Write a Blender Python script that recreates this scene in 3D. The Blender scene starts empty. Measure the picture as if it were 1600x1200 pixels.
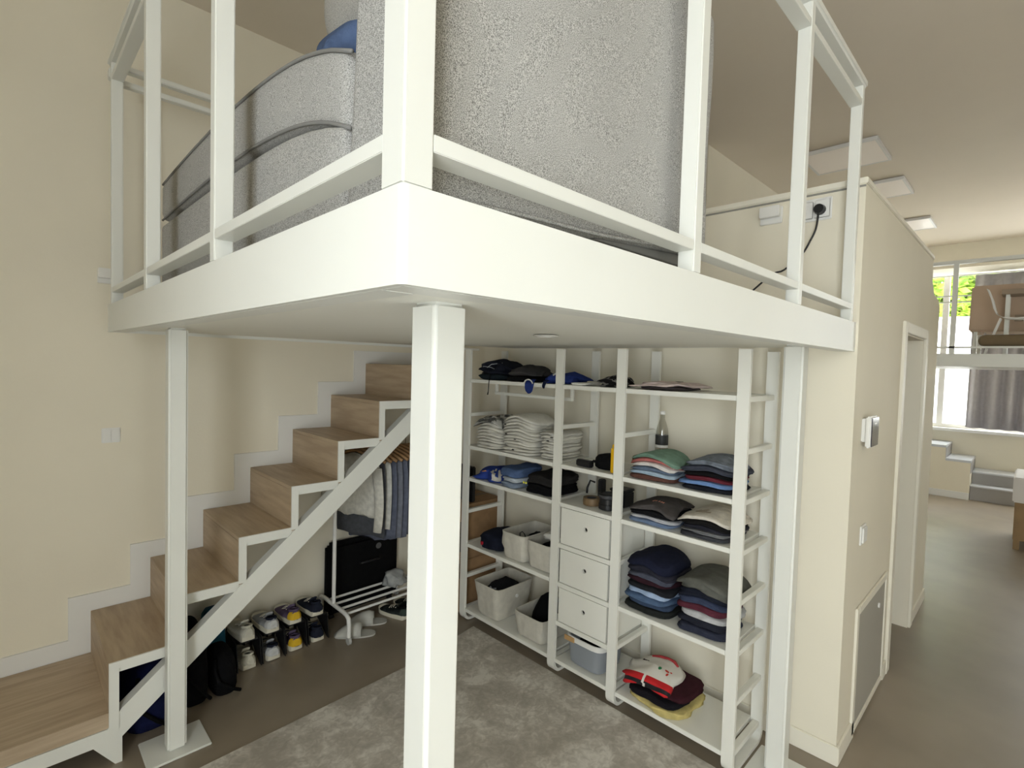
import bpy, bmesh, math, random
from mathutils import Vector, Matrix, noise

random.seed(7)
scene = bpy.context.scene
COL = scene.collection
PI = math.pi

# ------------------------------------------------------------------ camera
cam_data = bpy.data.cameras.new('camera')
cam_data.sensor_width = 36.0
cam_data.lens = 809.06 / 1600.0 * 36.0
cam_data.clip_start = 0.02
cam = bpy.data.objects.new('camera', cam_data)
COL.objects.link(cam)
_ya, _pi, _ro = math.radians(45.381), math.radians(-2.1989), math.radians(1.6129)
_f = Vector((math.cos(_ya) * math.cos(_pi), math.sin(_ya) * math.cos(_pi), math.sin(_pi)))
_r = Vector((math.sin(_ya), -math.cos(_ya), 0.0))
_u = _r.cross(_f)
_r2 = _r * math.cos(_ro) + _u * math.sin(_ro)
_u2 = -_r * math.sin(_ro) + _u * math.cos(_ro)
_m = Matrix((( _r2.x, _u2.x, -_f.x, -0.3671), (_r2.y, _u2.y, -_f.y, -0.5821), (_r2.z, _u2.z, -_f.z, 1.8101), (0, 0, 0, 1)))
cam.matrix_world = _m
scene.camera = cam

# ------------------------------------------------------------------ light and exposure
vs = scene.view_settings
vs.view_transform = 'Standard'
vs.look = 'None'
vs.gamma = 1.0
vs.use_curve_mapping = False
vs.exposure = -0.05

world = bpy.data.worlds.new('sky')
scene.world = world
world.use_nodes = True
_bg = world.node_tree.nodes['Background']
_bg.inputs['Color'].default_value = (0.92, 0.945, 0.985, 1)
_bg.inputs['Strength'].default_value = 10.0

def area(name, loc, rot, sx, sy, power, color):
    l = bpy.data.lights.new(name, 'AREA')
    l.shape = 'RECTANGLE'
    l.size, l.size_y = sx, sy
    l.energy = power
    l.color = color
    o = bpy.data.objects.new(name, l)
    o.location = loc
    o.rotation_euler = rot
    COL.objects.link(o)
    return o

# daylight entering through the tall street windows behind the camera
area('front_window_daylight', (-2.02, -1.6, 1.6), (0, -PI / 2, 0), 2.9, 1.6, 24, (0.92, 0.975, 1.0))
# daylight of the far window's right-hand part
area('far_window_daylight', (10.55, -1.95, 2.2), (0, PI / 2, 0), 2.3, 1.9, 40, (0.92, 0.96, 1.0))
for _n, _l, _r, _a, _b in (('front_window_portal', (-2.16, -1.6, 1.6), (0, -PI / 2, 0), 3.0, 1.7), ('near_side_window_portal', (.0, -3.36, 1.15), (PI / 2, 0, 0), .6, 1.1), ('far_window_portal', (10.8, -1.0, 2.25), (0, PI / 2, 0), 2.54, 3.95)):
    _o = area(_n, _l, _r, _a, _b, 1, (1, 1, 1))
    _o.data.cycles.is_portal = True

# ------------------------------------------------------------------ materials
def srgb(r, g, b):
    def c(x):
        x /= 255.0
        return x / 12.92 if x <= 0.04045 else ((x + 0.055) / 1.055) ** 2.4
    return (c(r), c(g), c(b))

_mats = {}

def mat(name, color, rough=0.6, var=0.0, scale=8.0, bump=0.0, bscale=None, spec=0.4, metal=0.0, coat=0.0, stretch=None, color2=None, detail=3.0):
    if name in _mats:
        return _mats[name]
    m = bpy.data.materials.new(name)
    m.use_nodes = True
    nt = m.node_tree
    b = nt.nodes['Principled BSDF']
    b.inputs['Roughness'].default_value = rough
    b.inputs['Specular IOR Level'].default_value = spec
    b.inputs['Metallic'].default_value = metal
    b.inputs['Coat Weight'].default_value = coat
    b.inputs['Base Color'].default_value = (*color, 1)
    tc = nt.nodes.new('ShaderNodeTexCoord')
    mp = nt.nodes.new('ShaderNodeMapping')
    nt.links.new(tc.outputs['Object'], mp.inputs['Vector'])
    if stretch:
        mp.inputs['Scale'].default_value = stretch
    if var > 0 or color2:
        n = nt.nodes.new('ShaderNodeTexNoise')
        n.inputs['Scale'].default_value = scale
        n.inputs['Detail'].default_value = detail
        nt.links.new(mp.outputs['Vector'], n.inputs['Vector'])
        cr = nt.nodes.new('ShaderNodeValToRGB')
        cr.color_ramp.elements[0].position = 0.35
        cr.color_ramp.elements[1].position = 0.66
        c2 = color2 if color2 else tuple(min(1, x * (1 + var)) for x in color)
        c1 = color if color2 else tuple(x * (1 - var) for x in color)
        cr.color_ramp.elements[0].color = (*c1, 1)
        cr.color_ramp.elements[1].color = (*c2, 1)
        nt.links.new(n.outputs['Fac'], cr.inputs['Fac'])
        nt.links.new(cr.outputs['Color'], b.inputs['Base Color'])
    if bump > 0:
        n2 = nt.nodes.new('ShaderNodeTexNoise')
        n2.inputs['Scale'].default_value = bscale or scale * 6
        n2.inputs['Detail'].default_value = 4
        nt.links.new(mp.outputs['Vector'], n2.inputs['Vector'])
        bm_ = nt.nodes.new('ShaderNodeBump')
        bm_.inputs['Strength'].default_value = bump
        bm_.inputs['Distance'].default_value = 0.01
        nt.links.new(n2.outputs['Fac'], bm_.inputs['Height'])
        nt.links.new(bm_.outputs['Normal'], b.inputs['Normal'])
    _mats[name] = m
    return m

def cloth(r, g, b, var=0.12):
    c_ = srgb(r, g, b)
    lum = .3 * c_[0] + .6 * c_[1] + .1 * c_[2]
    c_ = tuple(min(.85, (x * .74 + lum * .26) * (1.18 if lum < .45 else 1.0)) for x in c_)
    return mat('cloth_%d_%d_%d' % (r, g, b), c_, 0.9, var, 30, 0.35, 260, spec=0.12)

WALL = mat('wall_paint', (0.825, 0.77, 0.64), 0.75, 0.015, 2.0, 0.05, 90, spec=0.25)
CEIL = mat('ceiling_paint', (0.80, 0.72, 0.61), 0.85, 0.01, 2.0, spec=0.15)
TRIMW = mat('warm_trim_paint', (0.84, 0.80, 0.69), 0.5, 0.01, 3.0)
SKIRT = mat('skirting_white', (0.80, 0.79, 0.765), 0.45, 0.01, 3.0)
STEEL = mat('white_lacquered_steel', (0.79, 0.79, 0.74), 0.38, 0.01, 3.0, 0.02, 60)
SHELFW = mat('white_shelf_lacquer', (0.83, 0.82, 0.755), 0.4, 0.01, 4.0)
BOARD = mat('loft_soffit_board', (0.90, 0.89, 0.82), 0.55, 0.01, 2.0)
PLAST = mat('white_plastic', (0.82, 0.81, 0.78), 0.35)
BLACKP = mat('black_plastic', (0.012, 0.012, 0.013), 0.4)
DARKP = mat('dark_grey_plastic', (0.05, 0.05, 0.055), 0.5)
CHROME = mat('steel_hook', (0.6, 0.6, 0.6), 0.25, metal=1.0)
HOLE_SHADE = mat('hole_shade', (0.02, 0.018, 0.015), 0.8)

def wood_mat(name, c1, c2, stretch):
    m = mat(name, c1, 0.5, 0.3, 3.5, 0.06, 30, spec=0.35, stretch=stretch, color2=c2, detail=8)
    return m
OAKX = wood_mat('oak_along_stair', (0.42, 0.32, 0.22), (0.54, 0.43, 0.31), (1.0, 9.0, 9.0))
OAKY = wood_mat('oak_across_stair', (0.39, 0.29, 0.195), (0.50, 0.39, 0.27), (9.0, 1.0, 9.0))
HANGER = mat('beech_hanger', (0.38, 0.22, 0.10), 0.5, 0.15, 20)
CARTON = mat('brown_cardboard', (0.30, 0.18, 0.09), 0.85, 0.12, 12)

def floor_mat():
    m = mat('taupe_resin_floor', (0.27, 0.222, 0.165), 0.40, 0.10, 2.2, 0.015, 14, spec=0.8)
    return m
FLOOR = floor_mat()

def rug_mat():
    m = bpy.data.materials.new('mottled_grey_rug')
    m.use_nodes = True
    nt = m.node_tree
    b = nt.nodes['Principled BSDF']
    b.inputs['Roughness'].default_value = 0.85
    b.inputs['Specular IOR Level'].default_value = 0.2
    tc = nt.nodes.new('ShaderNodeTexCoord')
    n1 = nt.nodes.new('ShaderNodeTexNoise')
    n1.inputs['Scale'].default_value = 5.0
    n1.inputs['Detail'].default_value = 9
    n1.inputs['Roughness'].default_value = 0.62
    n1.inputs['Distortion'].default_value = 0.7
    n2 = nt.nodes.new('ShaderNodeTexNoise')
    n2.inputs['Scale'].default_value = 28.0
    n2.inputs['Detail'].default_value = 6
    n2.inputs['Distortion'].default_value = 1.2
    mx = nt.nodes.new('ShaderNodeMath')
    mx.operation = 'MULTIPLY_ADD'
    mx.inputs[1].default_value = 0.5
    nt.links.new(tc.outputs['Object'], n1.inputs['Vector'])
    nt.links.new(tc.outputs['Object'], n2.inputs['Vector'])
    nt.links.new(n2.outputs['Fac'], mx.inputs[0])
    nt.links.new(n1.outputs['Fac'], mx.inputs[2])
    cr = nt.nodes.new('ShaderNodeValToRGB')
    e = cr.color_ramp.elements
    e[0].position, e[0].color = 0.58, (0.40, 0.365, 0.315, 1)
    e[1].position, e[1].color = 0.92, (0.70, 0.665, 0.60, 1)
    e2 = e.new(0.74)
    e2.color = (0.49, 0.452, 0.395, 1)
    nt.links.new(mx.outputs[0], cr.inputs['Fac'])
    nt.links.new(cr.outputs['Color'], b.inputs['Base Color'])
    bp = nt.nodes.new('ShaderNodeBump')
    bp.inputs['Strength'].default_value = 0.15
    nt.links.new(n2.outputs['Fac'], bp.inputs['Height'])
    nt.links.new(bp.outputs['Normal'], b.inputs['Normal'])
    return m
RUG = rug_mat()

def tweed(name, lo, hi):
    m = bpy.data.materials.new(name)
    m.use_nodes = True
    nt = m.node_tree
    b = nt.nodes['Principled BSDF']
    b.inputs['Roughness'].default_value = 0.95
    b.inputs['Specular IOR Level'].default_value = 0.1
    tc = nt.nodes.new('ShaderNodeTexCoord')
    n = nt.nodes.new('ShaderNodeTexNoise')
    n.inputs['Scale'].default_value = 620
    n.inputs['Detail'].default_value = 1
    n2 = nt.nodes.new('ShaderNodeTexNoise')
    n2.inputs['Scale'].default_value = 5
    n2.inputs['Detail'].default_value = 3
    ad = nt.nodes.new('ShaderNodeMath')
    ad.operation = 'MULTIPLY_ADD'
    ad.inputs[1].default_value = 0.06
    cr = nt.nodes.new('ShaderNodeValToRGB')
    cr.color_ramp.elements[0].position = 0.36
    cr.color_ramp.elements[1].position = 0.66
    cr.color_ramp.elements[0].color = (*lo, 1)
    cr.color_ramp.elements[1].color = (*hi, 1)
    nt.links.new(tc.outputs['Object'], n.inputs['Vector'])
    nt.links.new(tc.outputs['Object'], n2.inputs['Vector'])
    nt.links.new(n2.outputs['Fac'], ad.inputs[0])
    nt.links.new(n.outputs['Fac'], ad.inputs[2])
    nt.links.new(ad.outputs[0], cr.inputs['Fac'])
    nt.links.new(cr.outputs['Color'], b.inputs['Base Color'])
    bp = nt.nodes.new('ShaderNodeBump')
    bp.inputs['Strength'].default_value = 0.3
    bp.inputs['Distance'].default_value = 0.002
    nt.links.new(n.outputs['Fac'], bp.inputs['Height'])
    nt.links.new(bp.outputs['Normal'], b.inputs['Normal'])
    return m
TWEED = tweed('grey_tweed', (0.18, 0.175, 0.165), (0.60, 0.59, 0.57))
TWEED2 = tweed('pale_grey_tweed', (0.26, 0.25, 0.23), (0.55, 0.53, 0.49))

def glass_mat(name, tint, gloss=0.06, rough=0.02):
    m = bpy.data.materials.new(name)
    m.use_nodes = True
    nt = m.node_tree
    nt.nodes.remove(nt.nodes['Principled BSDF'])
    out = nt.nodes['Material Output']
    t = nt.nodes.new('ShaderNodeBsdfTransparent')
    t.inputs['Color'].default_value = (*tint, 1)
    g = nt.nodes.new('ShaderNodeBsdfGlossy')
    g.inputs['Roughness'].default_value = rough
    mx = nt.nodes.new('ShaderNodeMixShader')
    mx.inputs['Fac'].default_value = gloss
    nt.links.new(t.outputs[0], mx.inputs[1])
    nt.links.new(g.outputs[0], mx.inputs[2])
    nt.links.new(mx.outputs[0], out.inputs['Surface'])
    return m
GLASS = glass_mat('window_glass', (0.96, 0.98, 0.97))
CLEARP = glass_mat('frosted_clear_plastic', (0.80, 0.83, 0.86), 0.35, 0.4)
_nt = CLEARP.node_tree
_df = _nt.nodes.new('ShaderNodeBsdfDiffuse'); _df.inputs['Color'].default_value = (.62, .65, .70, 1)
_g = [n for n in _nt.nodes if n.type == 'BSDF_GLOSSY'][0]
_nt.links.new(_df.outputs[0], [n for n in _nt.nodes if n.type == 'MIX_SHADER'][0].inputs[2])
BOTTLE = glass_mat('clear_bottle_film', (0.86, 0.86, 0.84), 0.14, 0.08)

# ------------------------------------------------------------------ mesh helpers
LOC = {}

class MB:
    def __init__(s):
        s.v, s.f, s.mi = [], [], []
    def add(s, vs_, fs, mi=0):
        o = len(s.v)
        s.v += [Vector(p) for p in vs_]
        for f in fs:
            s.f.append([i + o for i in f])
            s.mi.append(mi)
        return s
    def box(s, x0, x1, y0, y1, z0, z1, mi=0):
        p = [(x0, y0, z0), (x1, y0, z0), (x1, y1, z0), (x0, y1, z0), (x0, y0, z1), (x1, y0, z1), (x1, y1, z1), (x0, y1, z1)]
        return s.add(p, [(3, 2, 1, 0), (4, 5, 6, 7), (0, 1, 5, 4), (1, 2, 6, 5), (2, 3, 7, 6), (3, 0, 4, 7)], mi)
    def prism(s, poly, axis, a, b, mi=0):
        n = len(poly)
        def P(q, t):
            return {'x': (t, q[0], q[1]), 'y': (q[0], t, q[1]), 'z': (q[0], q[1], t)}[axis]
        vs_ = [P(q, a) for q in poly] + [P(q, b) for q in poly]
        fs = [tuple(range(n)), tuple(range(2 * n - 1, n - 1, -1))]
        for i in range(n):
            j = (i + 1) % n
            fs.append((j, i, i + n, j + n))
        return s.add(vs_, fs, mi)
    def tube(s, pts, r, n=8, mi=0):
        pts = [Vector(p) for p in pts]
        rs = r if isinstance(r, (list, tuple)) else [r] * len(pts)
        rings = []
        up = None
        for i, p in enumerate(pts):
            d = (pts[min(i + 1, len(pts) - 1)] - pts[max(i - 1, 0)]).normalized()
            if up is None:
                up = d.orthogonal().normalized()
            up = (up - d * up.dot(d))
            up = up.normalized() if up.length > 1e-6 else d.orthogonal().normalized()
            si = d.cross(up)
            rings.append([p + (up * math.cos(2 * PI * k / n) + si * math.sin(2 * PI * k / n)) * rs[i] for k in range(n)])
        vs_ = [q for rr in rings for q in rr]
        fs = []
        for i in range(len(pts) - 1):
            for k in range(n):
                a, b = i * n + k, i * n + (k + 1) % n
                fs.append((a, b, b + n, a + n))
        fs.append(tuple(range(n - 1, -1, -1)))
        fs.append(tuple(range((len(pts) - 1) * n, len(pts) * n)))
        return s.add(vs_, fs, mi)
    def lathe(s, prof, c, n=16, mi=0):
        vs_, fs = [], []
        for (r, z) in prof:
            for k in range(n):
                a = 2 * PI * k / n
                vs_.append((c[0] + r * math.cos(a), c[1] + r * math.sin(a), c[2] + z))
        for i in range(len(prof) - 1):
            for k in range(n):
                a, b = i * n + k, i * n + (k + 1) % n
                fs.append((a, b, b + n, a + n))
        fs.append(tuple(range(n - 1, -1, -1)))
        fs.append(tuple(range((len(prof) - 1) * n, len(prof) * n)))
        return s.add(vs_, fs, mi)
    def rings(s, rings, mi=0, caps=True, closed=True):
        n = len(rings[0])
        vs_ = [p for r in rings for p in r]
        fs = []
        for i in range(len(rings) - 1):
            for k in range(n if closed else n - 1):
                a, b = i * n + k, i * n + (k + 1) % n
                fs.append((a, b, b + n, a + n))
        if caps:
            fs.append(tuple(range(n - 1, -1, -1)))
            fs.append(tuple(range((len(rings) - 1) * n, len(rings) * n)))
        return s.add(vs_, fs, mi)
    def rotz(s, ang, c):
        ca, sa = math.cos(ang), math.sin(ang)
        for p in s.v:
            x, y = p.x - c[0], p.y - c[1]
            p.x, p.y = c[0] + x * ca - y * sa, c[1] + x * sa + y * ca
        return s
    def build(s, name, mats, parent=None, bevel=0.0, seg=2, smooth=False, subsurf=0):
        if not isinstance(mats, (list, tuple)):
            mats = [mats]
        if parent is not None:
            org = LOC[parent.name]
        else:
            xs = [p.x for p in s.v]; ys = [p.y for p in s.v]; zs = [p.z for p in s.v]
            org = Vector(((min(xs) + max(xs)) / 2, (min(ys) + max(ys)) / 2, min(zs)))
        me = bpy.data.meshes.new(name)
        me.from_pydata([p - org for p in s.v], [], s.f)
        for m in mats:
            me.materials.append(m)
        for p, i in zip(me.polygons, s.mi):
            p.material_index = i
        bm = bmesh.new()
        bm.from_mesh(me)
        bmesh.ops.recalc_face_normals(bm, faces=bm.faces)
        if bevel > 0:
            es = [e for e in bm.edges if len(e.link_faces) == 2 and e.calc_face_angle(0) > 0.5]
            bmesh.ops.bevel(bm, geom=es, offset=bevel, segments=seg, affect='EDGES', clamp_overlap=True)
        bm.to_mesh(me)
        bm.free()
        if smooth or bevel > 0:
            for p in me.polygons:
                p.use_smooth = True
            if bevel > 0 or smooth == 'auto':
                me.set_sharp_from_angle(angle=math.radians(50 if bevel > 0 else 40))
        o = bpy.data.objects.new(name, me)
        COL.objects.link(o)
        LOC[o.name] = org
        if parent is not None:
            o.parent = parent
        else:
            o.location = org
        if bevel > 0:
            o.modifiers.new('weighted_normal', 'WEIGHTED_NORMAL').keep_sharp = True
        if subsurf:
            md = o.modifiers.new('subsurf', 'SUBSURF')
            md.levels = md.render_levels = subsurf
        return o

def tag(o, label, cat, group=None, kind=None):
    if label: o['label'] = label
    if cat: o['category'] = cat
    if group: o['group'] = group
    if kind: o['kind'] = kind
    return o

def thing(name, label, cat, loc, group=None):
    o = bpy.data.objects.new(name, None)
    o.empty_display_size = 0.05
    COL.objects.link(o)
    o.location = loc
    LOC[o.name] = Vector(loc)
    return tag(o, label, cat, group)

def struct(o):
    o['kind'] = 'structure'
    return o

def bx(*a, mi=0):
    return MB().box(*a, mi=mi)

# ------------------------------------------------------------------ dimensions (metres)
YW = 2.85            # left wall
ZC = 3.775           # ceiling
LX = 2.367           # wall behind the shelves
XF = 10.5            # far window wall
XN, YR = -2.0, -3.2  # walls behind / beside the camera

# ------------------------------------------------------------------ room shell
struct(bx(XN - .2, XF + .2, YR - .2, YW + .2, -.2, 0).build('floor', FLOOR))
struct(bx(XN - .2, XF + .2, YR - .2, YW + .2, ZC, ZC + .2).build('ceiling', CEIL))
struct(bx(XN - .2, XF, YW, YW + .2, 0, ZC).build('wall_left', WALL))
# front wall with its window opening
w = MB()
w.box(XN - .2, XN, -.75, YW, 0, ZC); w.box(XN - .2, XN, YR, -2.45, 0, ZC)
w.box(XN - .2, XN, -2.45, -.75, 0, .10); w.box(XN - .2, XN, -2.45, -.75, 3.10, ZC)
struct(w.build('wall_front', WALL))
w = MB()
w.box(XN - .2, -.3, YR - .2, YR, 0, ZC); w.box(.3, XF, YR - .2, YR, 0, ZC)
w.box(-.3, .3, YR - .2, YR, 0, .6); w.box(-.3, .3, YR - .2, YR, 1.7, ZC)
struct(w.build('wall_right', WALL))

def window_frame(name, axis, pos, a0, a1, z0, z1, mull, transoms, m=None):
    f = MB()
    t, d = .06, .06
    def b(u0, u1, q0, q1):
        if axis == 'x': f.box(pos, pos + d, u0, u1, q0, q1)
        else: f.box(u0, u1, pos, pos + d, q0, q1)
    b(a0, a0 + t, z0, z1); b(a1 - t, a1, z0, z1)
    b(a0 + t, a1 - t, z0, z0 + t); b(a0 + t, a1 - t, z1 - t, z1)
    for mm in mull: b(mm - .04, mm + .04, z0 + t, z1 - t)
    o = struct(f.build(name, m or PLAST))
    f = MB()
    us = [a0 + t] + [x for mm in mull for x in (mm - .04, mm + .04)] + [a1 - t]
    for zt in transoms:
        for i in range(0, len(us), 2): b(us[i], us[i + 1], zt - .02, zt + .02)
    if transoms: f.build('transom', m or PLAST, o)
    for i in range(0, len(us), 2):
        g = MB()
        if axis == 'x': g.box(pos + .025, pos + .035, us[i], us[i + 1], z0 + t, z1 - t)
        else: g.box(us[i], us[i + 1], pos + .025, pos + .035, z0 + t, z1 - t)
        g.build('pane', GLASS, o)
    return o
window_frame('window_2', 'x', XN - .14, -2.45, -.75, .10, 3.10, [-1.6], [])
window_frame('window_3', 'y', YR - .14, -.3, .3, .6, 1.7, [], [])

# far wall: opening for a tall window on the right of the steps
w = MB()
w.box(XF, XF + .25, YR, -3.0, 0, ZC); w.box(XF, XF + .25, .95, YW, 0, ZC)
w.box(XF, XF + .25, -3.0, .95, 0, .98); w.box(XF, XF + .25, -3.0, .95, 3.52, ZC)
struct(w.build('wall_far', WALL))
struct(bx(XF - .12, XF + .0, -3.1, 1.0, .94, .985).build('trim_1', SKIRT, bevel=.004))       # window sill
struct(bx(9.72, XF, YR, 1.53, 3.42, ZC).build('trim_2', WALL))                              # bulkhead above the far window
window_frame('window_1', 'x', XF + .10, -3.0, .95, .98, 3.52, [-2.2, -1.3, -.35, .52], [1.95])

# the enclosed room whose front wall carries the shelves
TH = .11
w = MB()
w.box(LX, LX + TH, -.01, YW, 0, 2.655)
struct(w.build('wall_shelf', WALL))
# corridor wall with a doorway, stepping down at its far end
w = MB()
y0, y1 = -.01, -.01 + TH
xa = LX + TH
w.box(xa, 3.50, y0, y1, 0, 2.655)
w.box(3.50, 4.26, y0, y1, 2.07, 2.655)
w.box(4.26, 4.42, y0, y1, 0, 2.655)
w.box(4.42, 4.95, y0, y1, 0, 2.36)
w.prism([(4.42, 2.36), (4.95, 2.36), (4.88, 2.40), (4.62, 2.42), (4.50, 2.50), (4.47, 2.655), (4.42, 2.655)], 'y', y0, y1)
struct(w.build('wall_corridor', WALL))
struct(bx(LX + TH, 4.84, y1, YW, 2.24, 2.36).build('ceiling_inner', CEIL))
struct(bx(4.84, 4.95, y1, 1.53, 0, 2.24).build('wall_end', WALL))
struct(bx(4.95 - .9, XF, 1.53, 1.65, 2.36, ZC).build('wall_upper', WALL))
struct(bx(4.95, XF, 1.53, 1.65, 0, 2.36).build('wall_inner', WALL))
# coping on the parapet
w = MB()
w.box(LX - .008, LX + TH + .008, -.018, YW, 2.655, 2.682)
w.box(LX + TH + .008, 4.475, -.018, y1 + .008, 2.655, 2.682)
struct(w.build('trim_3', TRIMW, bevel=.003))
struct(bx(LX - .004, LX, -.01, YW, 2.642, 2.650).build('trim_4', mat('shadow_joint', (.30, .29, .26), .8)))
# skirting boards
struct(bx(LX - .012, LX, -.022, YW, 0, .09).build('baseboard_shelf', TRIMW, bevel=.003))
w = MB()
w.box(LX, 2.64, -.022, -.01, 0, .09); w.box(3.33, 3.42, -.022, -.01, 0, .09); w.box(4.335, 4.95, -.022, -.01, 0, .09)
struct(w.build('baseboard_corridor', TRIMW, bevel=.003))
# door lining
w = MB()
w.box(3.425, 3.505, -.026, -.01, 0, 2.13); w.box(4.255, 4.335, -.026, -.01, 0, 2.13); w.box(3.505, 4.255, -.026, -.01, 2.065, 2.13)
struct(w.build('door_1', TRIMW, bevel=.003))
w = MB()
w.box(3.501, 3.515, -.01, y1, 0, 2.055); w.box(4.245, 4.259, -.01, y1, 0, 2.055); w.box(3.515, 4.245, -.01, y1, 2.055, 2.069)
struct(w.build('trim_5', WALL))

# stepped skirting on the stair wall
st_x0, st_r, st_z0, st_h = -.3031, .2595, .2371, .221
def nose(k):
    return st_x0 + k * st_r, st_z0 + k * st_h
w = MB()
w.box(XN, nose(1)[0] - .09, YW - .012, YW, .237, .237 + .092)
for k in range(1, 8):
    x, z = nose(k)
    xn = nose(k + 1)[0]
    w.box(x - .09, x, YW - .012, YW, z - st_h, z + .09)
    w.box(x, xn - .09 if k < 7 else LX, YW - .012, YW, z, z + .09)
struct(w.build('baseboard_left', SKIRT))

# ------------------------------------------------------------------ rug
r_ = MB().prism([(-1.6, 1.9), (.233, 1.908), (1.341, 1.955), (1.925, 2.05), (1.93, -1.5), (-1.6, -1.5)], 'z', .001, .008)  # unseen part in front of the loft added to bounce light onto the soffit
tag(r_.build('rug', RUG), 'large mottled grey rug lying on the floor under the loft', 'rug')

# ------------------------------------------------------------------ loft
ZB, ZT, LYE = 1.91, 2.04, 2.585
loft = thing('loft_platform', 'white steel loft platform with railing, on slim square posts', 'loft', (0, 0, 0))
def fil(pts, r, n=5):
    return pts
w = MB()
rr = .012
arc = [(rr - rr * math.cos(a), rr - rr * math.sin(a)) for a in [PI / 2 * k / 4 for k in range(5)]]
poly = [(0, LYE), (0, rr)] + arc[1:-1] + [(rr, 0), (LX, 0), (LX, .014), (.014, .014), (.014, LYE)]
w.prism(poly, 'z', ZB, ZT)
w.build('fascia_beam', STEEL, loft, smooth='auto')
w = MB()
w.box(.014, LX, .014, .075, ZB, ZB + .01); w.box(.014, .075, .075, LYE - .014, ZB, ZB + .01)
w.build('beam_flange', STEEL, loft, bevel=.003)
w = MB()
w.box(.014, 1.70, .014, LYE, ZB + .018, ZT - .002); w.box(1.70, LX, .014, 2.17, ZB + .018, ZT - .002)
w.build('deck_board', BOARD, loft)
w = MB(); w.box(.014, LX, LYE - .014, LYE, ZB, ZB + .016)
w.build('end_angle', STEEL, loft)

def support(px, py, pw, plate, z1, nm, zp=.001):
    p = bx(px, px + pw, py, py + pw, zp + .009, z1).build('support_post', STEEL, loft, bevel=.009, seg=3)
    if plate:
        bx(plate[0], plate[1], plate[2], plate[3], zp, zp + .010).build('base_plate', STEEL, p, bevel=.003)
support(.155, 2.09, .075, (.069, .319, 2.035, 2.25), ZB + .018, 'left')
support(.2248, .2343, .0831, (.14, .39, .15, .40), ZB + .018, 'front', .0085)
support(2.075, .125, .08, (1.985, 2.235, .065, .27), ZB + .018, 'right')

# railing
def rpost(x0, x1, y0_, y1_, z1):
    bx(x0, x1, y0_, y1_, ZT - .001, z1).build('railing_post', STEEL, loft, bevel=.003)
rpost(.0005, .049, .0005, .055, 3.2)
for a, b in ((.829, .866), (1.656, 1.70), (2.462, 2.491)):
    rpost(.0005, .045, a, b, 3.145)
for a, b in ((.80, .838), (1.5635, 1.599), (2.273, 2.305)):
    rpost(a, b, .0005, .043, 3.05)
def rail(name, segs, z0, z1, ax, dep=.045):
    for a, b in segs:
        m = MB()
        if ax == 'y': m.box(.0015, .0015 + dep, a, b, z0, z1)
        else: m.box(a, b, .0015, .0015 + dep, z0, z1)
        m.build(name, STEEL, loft, bevel=.0012)
lseg = [(.055, .829), (.866, 1.656), (1.70, 2.462)]
rseg = [(.049, .80), (.838, 1.5635), (1.599, 2.273)]
rail('bottom_rail', lseg, 2.092, 2.116, 'y'); rail('bottom_rail', rseg, 2.092, 2.116, 'x')
rail('top_rail', lseg, 3.065, 3.09, 'y'); rail('top_rail', rseg, 2.965, 2.99, 'x')
bx(-.006, .05, .02, 2.53, 3.145, 3.175).build('handrail', STEEL, loft, bevel=.008, seg=3)
bx(.049, 2.325, -.006, .05, 3.05, 3.085).build('handrail', STEEL, loft, bevel=.008, seg=3)
bx(.05, 1.66, 2.54, 2.58, 3.155, 3.182).build('handrail', STEEL, loft, bevel=.004)
bx(.05, 1.66, 2.54, 2.58, 3.085, 3.11).build('top_rail', STEEL, loft, bevel=.003)
bx(1.62, 1.66, 2.54, 2.58, ZT - .001, 3.085).build('railing_post', STEEL, loft, bevel=.003)
bx(.0005, .05, 2.53, 2.58, 3.1, 3.145).build('rail_bracket', STEEL, loft, bevel=.003)

sp = MB().lathe([(.022, 0), (.048, -.004), (.05, -.007), (.036, -.009), (.034, -.004), (.0, -.004)], (1.131, .756, ZB + .0175), 20)
tag(sp.build('recessed_spotlight', PLAST, smooth='auto'), 'small round white recessed spotlight in the underside of the loft', 'lamp')

# ------------------------------------------------------------------ staircase
YS = 2.19
st = thing('staircase', 'oak staircase with white steel side frame climbing along the left wall', 'stairs', (.6, 2.5, 0))
# landing platform
bx(-1.7, nose(1)[0] + .02, YS + .004, YW - .0125, st_z0 - .068, st_z0).build('landing_board', OAKX, st, bevel=.002)
for k in range(1, 8):
    x, z = nose(k)
    bx(x, x + .02, YS + .004, YW - .0125, z - st_h + .0005, z - .0205).build('riser', OAKY, st)
    bx(x, x + st_r + (.02 if k < 7 else .12), YS + .004, YW - .0125, z - .02, z).build('tread', OAKY, st, bevel=.0015)
    # white steel edging around the step
    m = MB()
    x2 = nose(k + 1)[0]
    bw = .036
    zb = .159 if k == 1 else z - st_h - .012
    m.box(x - .001, x - .001 + bw, YS - .006, YS + .0035, zb, z + .001)
    m.box(x - .001 + bw, x2 - .001, YS - .006, YS + .0035, z - .030, z + .001)
    m.build('step_edging', STEEL, st)
    bx(x + bw, x2 + .02, YS + .004, YS + .03, z - .05, z - .0205).build('step_bracket', STEEL, st)
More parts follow.
